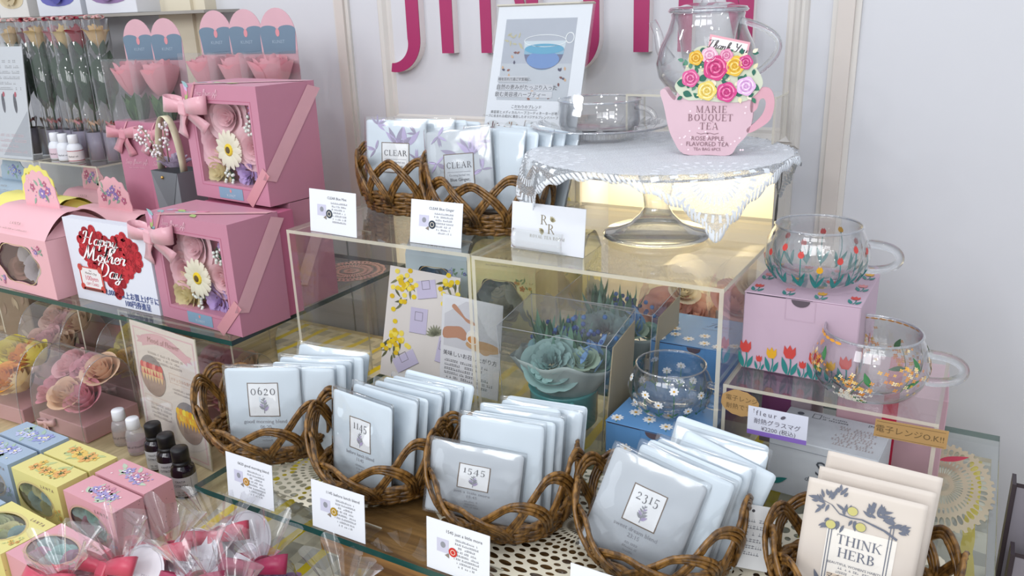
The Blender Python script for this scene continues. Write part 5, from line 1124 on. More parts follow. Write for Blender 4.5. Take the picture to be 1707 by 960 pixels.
b.at(Matrix.Identity(4))
for k in range(9): b.mat(c('#8b8d78', .7)).leaf2(.030, .080, .018, .0045, .6+.32*k, .0007)
b.build('print', t)
t = thing('brewing_board', 'white board with a photo of hands pouring tea, on how to brew', 'sign', (-.640, .945, 1.0005), .02); t.rotation_euler = (PI/2-.10, .05, .02)
b = mb(c('#dcdde2', .6, var=.01)); b.prism([(-.052, 0), (.052, 0), (.052, .148), (-.052, .148)], -.0012, 0); b.build('board', t)
b = MB(); b.mat(c('#c8c8ce', .6)).rect(-.047, .100, .050, .175, .0003); b.mat(c('#d9dadf', .6)).flat([(-.047, .15), (-.01, .175), (-.047, .175)], .0004).flat([(.0, .175), (.05, .175), (.05, .12), (.03, .13)], .0004)
SK = c('#b98a72', .6); b.mat(SK).flat(smooth2([(-.047, .128), (-.03, .133), (-.016, .134), (-.006, .124), (-.010, .114), (-.024, .116), (-.047, .112)], 3), .0006).flat(smooth2([(-.030, .168), (-.020, .160), (-.010, .150), (.004, .146), (.010, .140), (-.006, .143), (-.016, .150), (-.034, .162)], 3), .0006)
b.mat(c('#c09a70', .6)).ell(.022, .110, .030, .009, 0, .0005, 20).ell(.026, .106, .010, .008, 0, .00055); b.mat(c('#e6e2dc', .4)).ell(.004, .122, .011, .011, 0, .0008, 20); b.mat(c('#c98a4a', .5)).ell(.004, .118, .009, .006, 0, .0009, 16); b.mat(c('#e9e9ea', .5)).ring(.004, .122, .010, .010, .0012, .0010)
b.mat(c('#d4d4da', .6)).flat([(.0, .142), (.010, .140), (.012, .128), (.004, .130)], .0007)
for i, v in enumerate(b.v): b.v[i] = (v[0], v[1]-.032, v[2])
b.mat(INK).text('美味しいお召し上がり方', .0086, 0, .054, .0004); b.micro(-.044, .044, .088, 6, .0066, .0004, random.Random(4), 'L', .62); b.build('print', t)
# pink soap-flower baskets at the back of the right riser, in the glow of the niche
for k, (x, y, lab) in enumerate(((-.520, 1.128, 'cream pink rose bag in the niche glow, left behind the bouquets'), (-.400, 1.205, 'peach rose bag standing in the niche glow, behind the blue daisy box'), (-.295, 1.225, 'peach rose bag in the niche glow at the right rear of the right riser'))):
    if k == 0: continue
    t = thing('rose_bag', lab, 'flower gift', (x, y, 1.0005), 0, 'peach rose bags in the niche'); rnd = random.Random(k+20); z_ = .075 + .02*(k == 2)
    b = mb(c('#c9b7ae', .5, var=.03)); b.cbox(-.045, -.025, 0, .045, .025, z_, .002, 1); b.build('box_body', t)
    for q_, (dx, dz, cc, r) in enumerate(((-.022, .035, '#e6b3a6', .034), (.026, .030, '#e9c0ae', .032), (0, .066, '#efe6cc', .022))): f_ = mb(petal(cc)); rose(f_, r, r*.9, rnd, TR(dx, -.010+.01*q_, z_+dz-.035, rnd.random(), .55), q=4); f_.build('rose', t)
    b = mb(FILM); b.grid(lambda u, v: (.058*math.cos(PI*u)*(1-.1*v), -.034+.068*v, z_-.01+.105*math.sin(PI*u)**.7), 14, 4); b.build('clear_cover', t)
# doilies
def doily(label, x, y, z, rx, ry, rz, hexc='#ded7c2', seed=1):
    M_ = ramp_mat('crochet_lace', lace_nodes(hexc, 44, .0125, .125)); b = mb(M_); uv = []; n = 64; R_ = 10
    vs = [(0, 0, 0)]; uv.append((0, 0)); fs = []
    for j in range(1, R_+1):
        for i in range(n):
            a = 2*PI*i/n; r = j/R_*(1+(.045*abs(math.sin(a*8)) if j == R_ else 0)); vs.append((rx*r*math.cos(a), ry*r*math.sin(a), .0004*math.sin(a*5+j))); uv.append((rx*r*math.cos(a), rx*r*math.sin(a)))
    fs += [(0, 1+i, 1+(i+1) % n) for i in range(n)]
    for j in range(R_-1):
        for i in range(n): a_, b_ = 1+j*n+i, 1+j*n+(i+1) % n; fs.append((a_, a_+n, b_+n, b_))
    b.add(vs, fs, True); o = b.build('lace_doily', uv=uv); o.location = (x, y, z); o.rotation_euler = (0, 0, rz); return tag(o, label, 'doily', 'crocheted doilies')
DZ = 1.0008
# under the glass, on the cloth and planks
doily('cream crochet doily under the first two lower baskets', -.665, .690, DZ-.0002, .105, .085, .0)
doily('cream crochet doily under the third and fourth lower baskets', -.335, .715, DZ-.0002, .175, .118, .1)
doily('cream crochet doily at the right end under the cream herb bags', -.070, .740, DZ-.0002, .115, .130, .0)
doily('reddish lace doily on the upper glass shelf behind the pink window boxes', -1.000, 1.115, 1.1006, .062, .060, .0, '#b5918c')
doily('tan crochet doily at the right rear of the lower glass shelf', .0, .985, DZ-.0002, .055, .105, .0, '#c4b79c')
# dark holder at the far right
t = thing('leaflet_holder', 'grey leaflet holder with dark frames at the right edge of the picture', 'leaflet holder', (.068, .95, .0), 0); b = mb(c('#6f6a70', .5)); b.box(0, -.07, 0, .11, .05, .84); b.build('pedestal', t)
for k, (y, z1, x0) in enumerate(((.0, 1.040, .0), (-.05, .985, .006))):
    b = mb(c('#3a3036', .4)).at(FR((x0, y, .84), (1, .0, 0), (0, .02, 1))); b.frame(0, 0, .100, z1-.84, .005, .001); b.box(0, 0, -.020, .004, z1-.84, .006); b.mat(c('#8d8890', .4, var=.04)).box(.002, 0, -.003, .098, z1-.844, .0005); b.build('framed_panel', t)

# ---------------------------------------------------------------- pink window gift boxes
PK = '#bc7e94'
def window_box(label, loc, rz, w=.193, d=.094, h=.172, flowers=True, seed=1, group='pink window gift boxes', d2=0.0):
    rnd = random.Random(seed); t = thing('flower_gift_box', label, 'gift box', loc, rz, group); m = c(PK, .45, var=.03, sheen=.1)
    x0, x1, z0, z1 = -w*.36, w*.385, h*.145, h*.845; y0 = -d/2
    b = mb(m)
    b.box(-w/2, y0+.03, 0, w/2, d/2, h); b.box(-w/2, y0, 0, w/2, y0+.03, z0); b.box(-w/2, y0, z1, w/2, y0+.03, h); b.box(-w/2, y0, z0, x0, y0+.03, z1); b.box(x1, y0, z0, w/2, y0+.03, z1)
    b.mat(c('#a85a70', .5)); b.box(x0, y0+.028, z0, x1, y0+.0302, z1)
    b.mat(c('#b4617c', .5)).at(FRONT(y0-.0003)).frame(x0-.005, z0-.005, x1+.005, z1+.005, .0008); b.build('box_body', t)
    if d2:
        b = mb(c('#bb6686', .45, var=.03)); b.box(-w/2+.003, d/2, .002, w/2-.003, d/2+d2, h-.004); b.build('box_base', t)
    b = mb(c('#7f9db4', .5)).at(FRONT(y0-.0005)); b.rect(-.030, .003, .030, .021); b.mat(c('#d98a86', .5)).ell(0, .016, .0022, .0028, 0, .0002); b.mat(c('#c9d2da', .5)).text('KUNST', .0058, 0, .0065, .0002, 'CENTER', 0, 0, 1, 1.3); b.build('badge', t)
    b = mb(c('#e3b9c6', .5)).at(FRONT(y0-.0005)); script(b, 'Soap flower gift', .0095, -.030, h-.0160, 0, .3, .09, .04); b.micro(-.026, h-.022, .05, 1, .004); b.build('lettering', t)
    b = MB().at(FRONT(y0-.0004)); 
    for k in range(5): b.mat(c(['#8fb3b8', '#a8c07a', '#d88aa6', '#c9b0cf', '#8fb3b8'][k], .5)).leaf2(-w*.47+.004*k, h*.82+.007*k, .018, .007, .6+.5*k, .0001*k)
    b.at(TOP(h+.0003))
    for k in range(9): b.mat(c(['#8fb3b8', '#b9b3c8', '#d88aa6', '#a8c07a', '#9fbac0'][k % 5], .5)).leaf2(-w*.45+.010*k, d*(-.30+.05*(k % 4)), .024, .010, rnd.uniform(-.6, .8), .0001*k)
    b.build('corner_print', t)
    if flowers:
        PKP = '#e9bcc6'
        for k, (x, z, r) in enumerate(((-.010, h*.72, .033), (-.042, h*.47, .032), (.046, h*.47, .028))):
            f_ = mb(petal(['#f0ccd3', '#eec4ce', '#eec6cd'][k])); rose(f_, r, r*.62, rnd, TR(x, y0+.028, z, rnd.random()*.4, PI/2), ((3, .16, 1., 1.), (3, .28, 1., 1.), (4, .42, .97, .9), (5, .60, .92, .8), (6, .80, .84, .75), (6, 1.0, .70, .78)), 5); f_.build('soap_rose', t)
        f_ = mb(petal('#e6dcae')); rose(f_, .029, .022, rnd, TR(-.046, y0+.026, h*.235, 0, PI/2), q=4); f_.build('cream_rose', t)
        gerbera(t, .002, -.004, 0, .032, Matrix.Translation((0, y0+.010, h*.47)) @ Matrix.Rotation(PI/2, 4, 'X'))
        f_ = mb(petal('#c2a8da')); carnation(f_, .026, .016, rnd, TR(.026, y0+.024, h*.245, 0, PI/2)); f_.build('lilac_carnation', t)
        f_ = mb(petal('#c2a8da')); carnation(f_, .013, .012, rnd, TR(.058, y0+.024, h*.78, 0, PI/2), 18); f_.build('lilac_carnation', t)
        bb = mb(petal('#4e8055'))
        for cx_, cz_ in ((.052, h*.66), (-.012, h*.22)):
            for k in range(10): bb.mat(petal('#4e8055')); leaf3(bb, .012, .005, TR(cx_+rnd.uniform(-.008, .008), y0+.016, cz_+rnd.uniform(-.010, .010), rnd.random()*6, rnd.uniform(.5, 2)), .2)
            for k in range(13): bb.mat(c('#dfe5dd', .4)); ico(bb, cx_+rnd.uniform(-.011, .011), y0+.010+rnd.uniform(-.003, .003), cz_+rnd.uniform(-.015, .015), .0026, 4)
        bb.build('berry_sprig', t)
        b = mb(clear('window_film', (.985, .985, .985), rough=.04, k=.8)).at(FRONT(y0+.0012)); b.rect(x0, z0, x1, z1); b.build('window_film', t)
    RB = c('#dba5b0', .30, spec=.5, sheen=.3, var=.04); RB2 = c('#c98a92', .32, spec=.5, sheen=.3, var=.04)  # one ribbon, two tones: the paler has the side's sheen in its colour
    b = mb(RB2); e = .0012; wd = .020
    strip(b, [(-w*.5-.001, y0-e, h*.62), (-w*.30, y0-e, h+.001)], (1, 0, 1), wd); strip(b, [(-w*.30, y0-e, h+e), (w*.5, d/2*.7, h+e)], (0, 1, 0), wd*.7)
    strip(b, [(w*.24, y0-e, 0), (w*.5+e, y0-e, h*.30)], (1, 0, -.8), wd*.9); b.mat(RB); strip(b, [(w*.5+e, y0+.004, h*.22), (w*.5+e, d/2-.002+d2*.0, h*.95)], (0, 1, -.3), wd*1.3)
    b.build('ribbon_band', t)
    b = mb(RB)
    if flowers: bow(b, .052, .026, TR(-w*.40, y0-.004, h*.80, 0, PI/2, .15), 1.0, rnd, (.35, 1.05)); solid(b.build('ribbon_bow', t), .0006)
    return t
window_box('pink window gift box at the front right corner of the upper glass shelf', (-1.0235, .838, 1.1005), -.06, seed=1, d2=.032)
window_box('lower pink window gift box standing behind the front one, under the raised box', (-1.030, .968, 1.1005), -.04, .182, .085, .1735, False, 4, d2=.0)
window_box('raised pink window gift box stacked on the lower one, bow at top left', (-1.033, .952, 1.2755), -.10, .187, .112, .180, True, 2)

# Mother's Day board
t = thing('greeting_board', 'white board with a red rose heart for Mother Day', 'sign', (-1.234, .795, 1.1005), .0); w_, h_ = .215, .144
b = mb(c('#dcdfea', .5, var=.006)); b.box(-w_/2, 0, 0, w_/2, .018, h_); b.build('board', t)
b = MB().at(FRONT(-.0006)); rnd = random.Random(12)
def hx(a): return (16*math.sin(a)**3/17, (13*math.cos(a)-5*math.cos(2*a)-2*math.cos(3*a)-math.cos(4*a))/17)
cx_, cy_, S_ = .006, .082, .080; sy_ = .066
b.mat(c('#a3202c', .6)).flat([(cx_+S_*hx(a)[0], cy_+sy_*hx(a)[1]) for a in [2*PI*k/60 for k in range(60)]])
def inside(x, y):
    best = False; n = 60; P_ = [hx(2*PI*k/n) for k in range(n)]; j = n-1
    for i in range(n):
        if (P_[i][1] > y) != (P_[j][1] > y) and x < (P_[j][0]-P_[i][0])*(y-P_[i][1])/(P_[j][1]-P_[i][1])+P_[i][0]: best = not best
        j = i
    return best
pts = []; tries = 0
while len(pts) < 85 and tries < 6000:
    tries += 1; x, y = rnd.uniform(-1, 1), rnd.uniform(-1.05, .8)
    if inside(x, y) and all(math.hypot(x-a, (y-b_)) > .14 for a, b_ in pts): pts.append((x, y))
for k, (x, y) in enumerate(pts):
    X, Y = cx_+S_*x*1.04, cy_+sy_*y*1.04; r = .0092
    b.mat(c(['#b3202e', '#9c1a28', '#c02c36'][k % 3], .6)).ell(X, Y, r, r*.92, 0, .0002+.00001*(k % 7), 12)
    for q_, rr_ in enumerate((.7, .42)): a0 = rnd.random()*6; b.mat(c('#7d1420', .6)).flat(arcband(X, Y, r*rr_, r*rr_, a0, a0+3.4, r*.14, r*.05, 8), .0005)
b.build('rose_heart_print', t)
b = mb(c('#f3eef0', .5)).at(FRONT(-.0018))
for tx, x, y, s_ in (('Happy', -.016, .104, .023), ('Mother', -.016, .0765, .026), ('Day', -.006, .0495, .026)): script(b.mat(c('#f3eef0', .5)), tx, s_, x, y, 0, .30, .12, .042, 'C', 1.5)
b.build('white_script', t)
b = mb(c('#3d4d86', .6)).at(FRONT(-.0008)); b.text('2,000円以上お買上げ毎に', .0132, .042, .0185, 0, 'CENTER', 0, .0002, .92); b.text('100円券進呈', .0132, .054, .0050, 0, 'CENTER', 0, .0002, .92); b.build('blue_lettering', t)
b = mb(c('#c9564f', .5)).at(FRONT(-.0020)); b.rect(-.086, .020, -.024, .062); b.mat(c('#e6e2e2', .5)).rect(-.082, .026, -.028, .060, .0002)
for x, y in ((-.082, .060), (-.028, .060), (-.082, .026), (-.028, .026)): b.mat(c('#c2483f', .5)).ell(x, y, .0062, .0062, 0, .0004, 12)
b.mat(c('#6d5a58', .5)).text('For', .0046, -.055, .0545, .0004); b.text("Mother's Day", .0056, -.055, .0495, .0004, 'CENTER', .3); b.mat(c('#d0526a', .5)).text('100yen', .0125, -.055, .0385, .0004); b.text('GIFT CARD', .0066, -.055, .0300, .0004); b.mat(c('#6d3a34', .5)).rect(-.081, .0205, -.029, .0245, .0004); b.build('voucher_print', t)

# carry boxes on the upper shelf
FILL = ('#b8867c', '#d9d2d4', '#cfc6cc')
handle_box('pink carry box with scalloped window at the left front of the upper shelf', (-1.458, .835, 1.1005), -.03, '#e4b0b8', PC_P, .195, .125, .105, .145, FILL, 1.0, seed=6)
handle_box('pink carry box behind the rose heart board', (-1.470, .982, 1.1005), -.02, '#e6b3ba', PC_P, .195, .095, .080, .106, FILL, 1.0, seed=7)
handle_box('yellow carry box behind the front pink one at the left edge', (-1.730, .990, 1.1005), .0, '#e9df78', PC_Y, .22, .10, .085, .112, FILL, 1.0, seed=8)
handle_box('pink carry box under the small riser, seen below the white bottles', (-1.765, 1.137, 1.1005), .0, '#dba9b2', PC_P, .17, .080, .078, .100, FILL, .92, seed=9)
handle_box('blue carry box under the left small riser', (-2.08, 1.137, 1.1005), .0, '#a9bccb', PC_B, .22, .080, .078, .100, FILL, .92, seed=10)
# white bottles on the small riser
def bottle(label, loc, prof, m, capprof, capm, lab, labz, labr, group, texts=()):
    t = thing('bottle', label, 'bottle', loc, 0, group)
    b = mb(m); b.lathe(prof, 28); b.build('glass_body', t)
    b = mb(capm); b.lathe(capprof, 28); b.build('cap', t)
    if lab:
        b = mb(lab); b.lathe([(labr+.0003, labz[0]), (labr+.0003, labz[1])], 28)
        tb = MB().mat(INK)
        for s_, y, tx in texts: tb.text(tx, s_, 0, y, 0)
        fr = labr*.9; tb.frame(-fr, labz[0]+(labz[1]-labz[0])*.42, fr, labz[1]-.002, .0004, 0) if len(texts) > 1 else None
        for i, v in enumerate(tb.v): a = v[0]/labr-PI/2+.55; tb.v[i] = ((labr+.0006)*math.cos(a), (labr+.0006)*math.sin(a), v[1])
        o = b.build('label', t); tb.build('lettering', o)
    return t
MILK = c('#dfe2ea', .3, var=.01); CAPW = c('#e9ebf2', .35, var=.01)
wb = [(.0, 0), (.0150, 0), (.0165, .002), (.0165, .030), (.014, .037), (.0095, .041), (.0090, .044), (.0, .044)]; wc = [(.0098, .041), (.0110, .042), (.0105, .058), (.0095, .060), (.0, .060)]
for k, (x, y, lc, tx) in enumerate(((-1.848, 1.118, '#d9c3cf', 'with a lilac label, left of three on the small riser'), (-1.808, 1.112, '#dfe0ea', 'with a white label, middle of three on the small riser'), (-1.765, 1.108, '#e4dcdf', 'with a red edged label, right of three on the small riser'))):
    t = bottle('small white bottle '+tx, (x, y, 1.2605), wb, MILK, wc, CAPW, c(lc, .5), (.004, .026), .0165, 'white sample bottles on the small riser', ((.0055, .012, 'Herbal oil'),))
    if k == 2: b = mb(c('#a8404c', .5)); b.lathe([(.0169, .0035), (.0169, .005)], 28).lathe([(.0169, .025), (.0169, .0265)], 28); b.build('label_edge', t)
# leaflet at far left on the riser
t = thing('leaflet_stand', 'white leaflet with small photos in a clear stand at the top left', 'leaflet', (-2.005, 1.083, 1.2605), .02); Lq = Matrix.Rotation(PI/2-.12, 4, 'X')
b = mb(c('#cfd3dc', .6, var=.01)).at(Lq); b.box(-.11, 0, -.0006, .110, .250, .0006); b.build('leaflet_paper', t)
b = mb(ACR).at(Lq); b.box(-.115, 0, .001, .115, .255, .003); b.build('clear_holder', t)
b = MB().at(Lq @ TR(0, 0, .0008)); rnd = random.Random(3); b.mat(INKL).micro(0, .215, .19, 6, .012, 0, rnd); b.mat(c('#a9adb8', .6)).flat([(.0, .006), (.108, .006), (.108, .11)], 0); b.mat(c('#6a4a50', .6))
for x in (-.08, -.03, .02, .065): b.mat(c('#5a5a66', .6)).ell(x, .125, .006, .022, .1, .0002); b.mat(c('#b0485a', .6)).ell(x+.004, .145, .004, .006, 0, .0003)
b.mat(c('#d3b9c2', .6)).micro(0, .05, .19, 4, .012, .0003, rnd); b.build('print', t)
# single rose tubes
def rose_tube(label, x, y, z, colr, seed, H_=.300, R_=.0262, cup='#a29cb0'):
    rnd = random.Random(seed); t = thing('rose_tube', label, 'rose tube', (x, y, z), rnd.uniform(-.3, .3), 'single roses in clear tubes')
    b = mb(PVC); b.lathe([(.0, .001), (R_, .001), (R_, H_), (.0, H_)], 28); b.build('clear_tube', t); b = mb(RIM); [b.tube([(R_*math.cos(a), R_*math.sin(a), .002), (R_*math.cos(a), R_*math.sin(a), H_)], .0007, 5) for a in (-2.6, -.55)]; b.build('tube_highlight', t)  # two thin pale rods stand in for the tube's vertical highlights
    b = mb(c(cup, .35, var=.05)); b.lathe([(.0, .0022), (R_*.94, .0022), (R_*.94, .062), (R_*.80, .062)], 28); b.build('base_cup', t)
    f_ = mb(petal(colr)); rose(f_, .0235, .052, rnd, TR(0, 0, H_-.060), ((3, .3, 1.0, 1.0), (4, .6, .97, .85), (5, .95, .9, .8))); f_.build('rose_bloom', t)
    s_ = mb(petal('#3f5a44')); s_.tube([(.0, .0, .062), (.003, .0, .14), (-.002, .002, .20), (0, 0, H_-.062)], .0022, 6)
    for k in range(9): a = k*2.4; leaf3(s_, rnd.uniform(.055, .072), rnd.uniform(.036, .044), TR(.006*math.cos(a), .006*math.sin(a), .105+.009*k, a, rnd.uniform(1.15, 1.32)), .02)
    for k in range(5): a = k*1.256; leaf3(s_, .034, .016, TR(.010*math.cos(a), .010*math.sin(a), H_-.074, a-PI/2, 1.2), .0)
    s_.build('stem_and_leaves', t)
    k_ = mb(c('#8c3030', .5))
    for k in range(7): a = k*.9; strip(k_.mat(c(['#8c3a34', '#c9a58c', '#c4808a'][k % 3 if seed % 2 else 1], .5)), [(.010*math.cos(a), .010*math.sin(a), .062), (.016*math.cos(a), .016*math.sin(a), .085), (.011*math.cos(a+.8), .011*math.sin(a+.8), .078)], (0, 0, 1), .006)
    k_.build('paper_shreds', t)
    r_ = mb(c(['#9a1f34', '#d9a9a4'][seed % 2], .4)); bow(r_, .022, .010, TR(0, 0, H_+.001, rnd.random()*3), .8, rnd); o = r_.build('ribbon_bow', t); solid(o, .0005); return t
for k, (x, y, cc, cl) in enumerate(((-1.985, 1.150, '#dcc08c', 'cream'), (-1.935, 1.162, '#8f1f30', 'red'), (-1.885, 1.150, '#e2c68c', 'cream'), (-1.842, 1.166, '#c9707c', 'pink'), (-1.795, 1.155, '#e3c98e', 'cream'), (-1.738, 1.152, '#a3283a', 'red'), (-1.688, 1.160, '#e0c088', 'cream'))):
    z_ = 1.2605
    if x < -1.87: z_ = 1.2605
    rose_tube(['cream rose in a clear tube at the far left behind the leaflet', 'red rose in a clear tube, second from the left', 'cream rose in a clear tube, third from the left', 'pink rose in a clear tube, fourth from the left behind the white bottles', 'cream rose in a clear tube, fifth from the left behind the white bottles', 'red rose in a clear tube with one big leaf, right of the white bottles', 'cream rose in a clear tube at the right end of the row of tubes'][k], x, y, z_, cc, k+1)
# tall pink rose gift bags
def rose_bag(label, x, y, seed, bowed=False, dz=0):
    rnd = random.Random(seed); t = thing('rose_gift_box', label, 'rose gift', (x, y, 1.1005), .20, 'tall rose gift boxes with arched backs'); w_, d_ = .074, .060; h1, h2, h3 = .268, .395+dz, .466+dz
    b = mb(c(PK, .45, var=.03)); b.cbox(-w_/2, -d_/2, 0, w_/2, d_/2, h1, .001, 1); b.build('box_body', t)
    b = mb(PVC); V = [(-w_/2-.002, -d_/2-.002, h1), (w_/2+.002, -d_/2-.002, h1), (w_/2+.002, d_/2-.001, h1), (-w_/2-.002, d_/2-.001, h1), (-w_/2-.003, -d_/2-.003, h2), (w_/2+.003, -d_/2-.003, h2), (w_/2+.003, d_/2-.001, h2), (-w_/2-.003, d_/2-.001, h2)]
    b.add(V, [(0, 1, 5, 4), (1, 2, 6, 5), (3, 0, 4, 7), (4, 5, 6, 7)]); b.build('clear_sleeve', t)
    b = mb(c('#cba2ac', .5)); arch = [(-w_*.49, h1-.06), (w_*.49, h1-.06), (w_*.49, h2+.02)] + [(w_*.49*math.cos(a), h2+.02+(h3-h2-.02)*math.sin(a)**.9) for a in [PI*k/16 for k in range(1, 16)]] + [(-w_*.49, h2+.02)]
    b.at(FRONT(d_/2+.002)).prism(arch, 0, .0012); o = b.build('arched_back', t)
    b = mb(c('#6a7f92', .5)).at(FRONT(d_/2+.0005)); sh = [(-w_*.43, h2-.006), (w_*.43, h2-.006), (w_*.41, h2+.040), (w_*.22, h2+.047), (0, h2+.036), (-w_*.22, h2+.047), (-w_*.41, h2+.040)]; b.flat(sh[:2]+smooth2(sh[2:], 1)[:0]+[(w_*.49*math.cos(a), h2+.030+.012*abs(math.sin(1.0*(a)))*abs(math.cos(a))**.4+.004) for a in [PI*k/24 for k in range(25)]]); b.mat(c('#cf8a92', .5)).ell(0, h2+.030, .004, .007, 0, .0003); b.mat(c('#9fb0c0', .5)).text('KUNST', .008, 0, h2+.012, .0003); b.build('badge_print', o)
    f_ = mb(petal('#ecaeb8')); rose(f_, .035, .066, rnd, TR(0, .000, h2-.070), ((3, .3, 1.0, 1.0), (4, .55, .98, .9), (5, .8, .95, .85), (5, 1.0, .86, .85)), 5, .45); f_.build('rose_bloom', t)
    lf = mb(petal('#4f6f4a'))
    for k in range(8): a = -2.5+k*.8; leaf3(lf.mat(petal(['#4a6b46', '#5d7d52'][k % 2])), rnd.uniform(.055, .068), .034, TR(.010*math.cos(a), .010*math.sin(a), h2-.128, a-PI/2, 1.25), .05)
    lf.tube([(0, 0, h1-.05), (0, 0, h2-.085)], .003, 6); lf.build('leaves', t)
    b = mb(c('#e0b4c2', .5)).at(FRONT(-d_/2-.0005)); script(b, 'Soap flower gift', .0090, 0, .185, 0, .3, .09, .04); b.micro(0, .176, .045, 1, .005)
    for k in range(7): b.mat(c(['#d8808f', '#e6a8b0', '#8fb3b8', '#93a878'][k % 4], .5)).leaf2(-.012+.005*k, .03+.006*(k % 3), .034, .010, 1.0+.2*k, .0001*k)
    b.build('front_print', t)
    if bowed: b = mb(c('#d08f9c', .35, sheen=.3)); strip(b, [(-w_/2, -d_/2-.0015, h1-.05), (-.005, -d_/2-.0015, h1)], (1, 0, 1), .014); bow(b, .040, .022, TR(-w_*.16, -d_/2-.003, h1-.024, 0, PI/2, .1), 1.1, rnd); o = b.build('ribbon_bow', t); solid(o, .0006)
    return t
rose_bag('tall pink rose gift box with a ribbon bow, leftmost of its row', -1.470, 1.070, 1, True, -.010)
rose_bag('tall pink rose gift box with a ribbon bow, second of its row', -1.388, 1.070, 2, True, -.010)
rose_bag('tall pink rose gift box behind the bow boxes, third arch from the left', -1.255, 1.075, 3)
rose_bag('tall pink rose gift box above the raised window box, fourth arch', -1.178, 1.075, 4)
rose_bag('tall pink rose gift box at the right end of its row', -1.100, 1.075, 5)
# grey flower pouch
t = thing('flower_pouch', 'grey pouch with ribbon handle and lilac carnation beside the raised window box', 'flower gift', (-1.250, .968, 1.1005), -.10); rnd = random.Random(31)
b = mb(c('#7c8084', .5, var=.03)); b.add([(-.030, -.022, 0), (.030, -.022, 0), (.030, .022, 0), (-.030, .022, 0), (-.040, -.028, .200), (.040, -.028, .200), (.040, .028, .200), (-.040, .028, .200)], [(3,2,1,0),(0,1,5,4),(1,2,6,5),(2,3,7,6),(3,0,4,7)]); o = b.build('pouch_body', t)
b = mb(c('#6c7074', .5)); b.add([(-.0402, -.0285, .2), (.0402, -.0285, .2), (.004, -.0268, .120)], [(0, 1, 2)]); b.mat(c('#c9a25a', .3, metal=.8)); ico(b, -.004, -.030, .190, .003); b.build('flap', o)
b = mb(petal('#c9bdd2')); carnation(b, .030, .030, rnd, TR(0, -.004, .200)); b.build('carnation', t)
b = mb(c('#d9d3b4', .4)); strip(b, [(.034*math.cos(a), -.010, .200+.095*math.sin(a)) for a in [PI-PI*k/16 for k in range(17)]], (0, 1, 0), .014); o = b.build('ribbon_handle', t); solid(o, .0006)
b = mb(c('#8d7f6a', .6))
for sg, a in ((-1, .9), (1, .25), (-1, .6)):
    p0 = Vector((0, -.015, .205)); p1 = p0+Vector((sg*math.sin(a)*.085, -.012, math.cos(a)*.085)); b.mat(c('#8d7f6a', .6)).tube([p0, p1], .0012, 5)
    for k in range(26): q_ = p0.lerp(p1, rnd.uniform(.35, 1.05)); ico(b.mat(c('#e6dfe0', .5)), q_.x+rnd.gauss(0, .004), q_.y+rnd.gauss(0, .003), q_.z+rnd.gauss(0, .004), .0026, 4)
b.build('white_sprigs', t)
# background shelf with white gift boxes
t = mb(c('#9a9690', .5)); t.box(-2.7, 1.205, 1.564, -1.40, 1.298, 1.570); o = t.build('wall_shelf'); tag(o, 'narrow dark wall shelf at the top left behind the roses', 'shelf')
for k, (x, w_, cc, ac) in enumerate(((-2.33, .13, '#d9cfc0', '#b9b04a'), (-2.19, .12, '#cfd0d4', '#c98fa8'), (-2.06, .12, '#d6d3cf', '#cfc0a0'), (-1.88, .16, '#d3d6de', '#5f5fa8'), (-1.695, .17, '#d6d8df', '#8a6f9a'))):
    t = thing('background_gift_box', ['cream gift box with a green print at the top left corner', 'grey white gift box with a pink print, second at the top left', 'pale gift box with a beige print, third at the top left', 'white gift box with a violet flower window at the top edge', 'white gift box with a mauve flower window right of the violet one'][k], 'gift box', (x, 1.245, 1.5705), 0, 'white gift boxes on the wall shelf')
    b = mb(c(cc, .5, var=.02)); b.cbox(-w_/2, -.035, 0, w_/2, .035, .15, .001, 1); b.build('box_body', t)
    b = mb(c(ac, .4, var=.2)).at(FRONT(-.0356)); b.flat(smooth2([(-w_*.36, .030), (w_*.36, .030), (w_*.38, .11), (-w_*.38, .11)], 6)); b.build('window_print', t)
    f_ = mb(petal(ac)); rose(f_, .026, .010, random.Random(k), TR(0, -.036, .06, 0, PI/2), q=3); f_.build('flower', t)

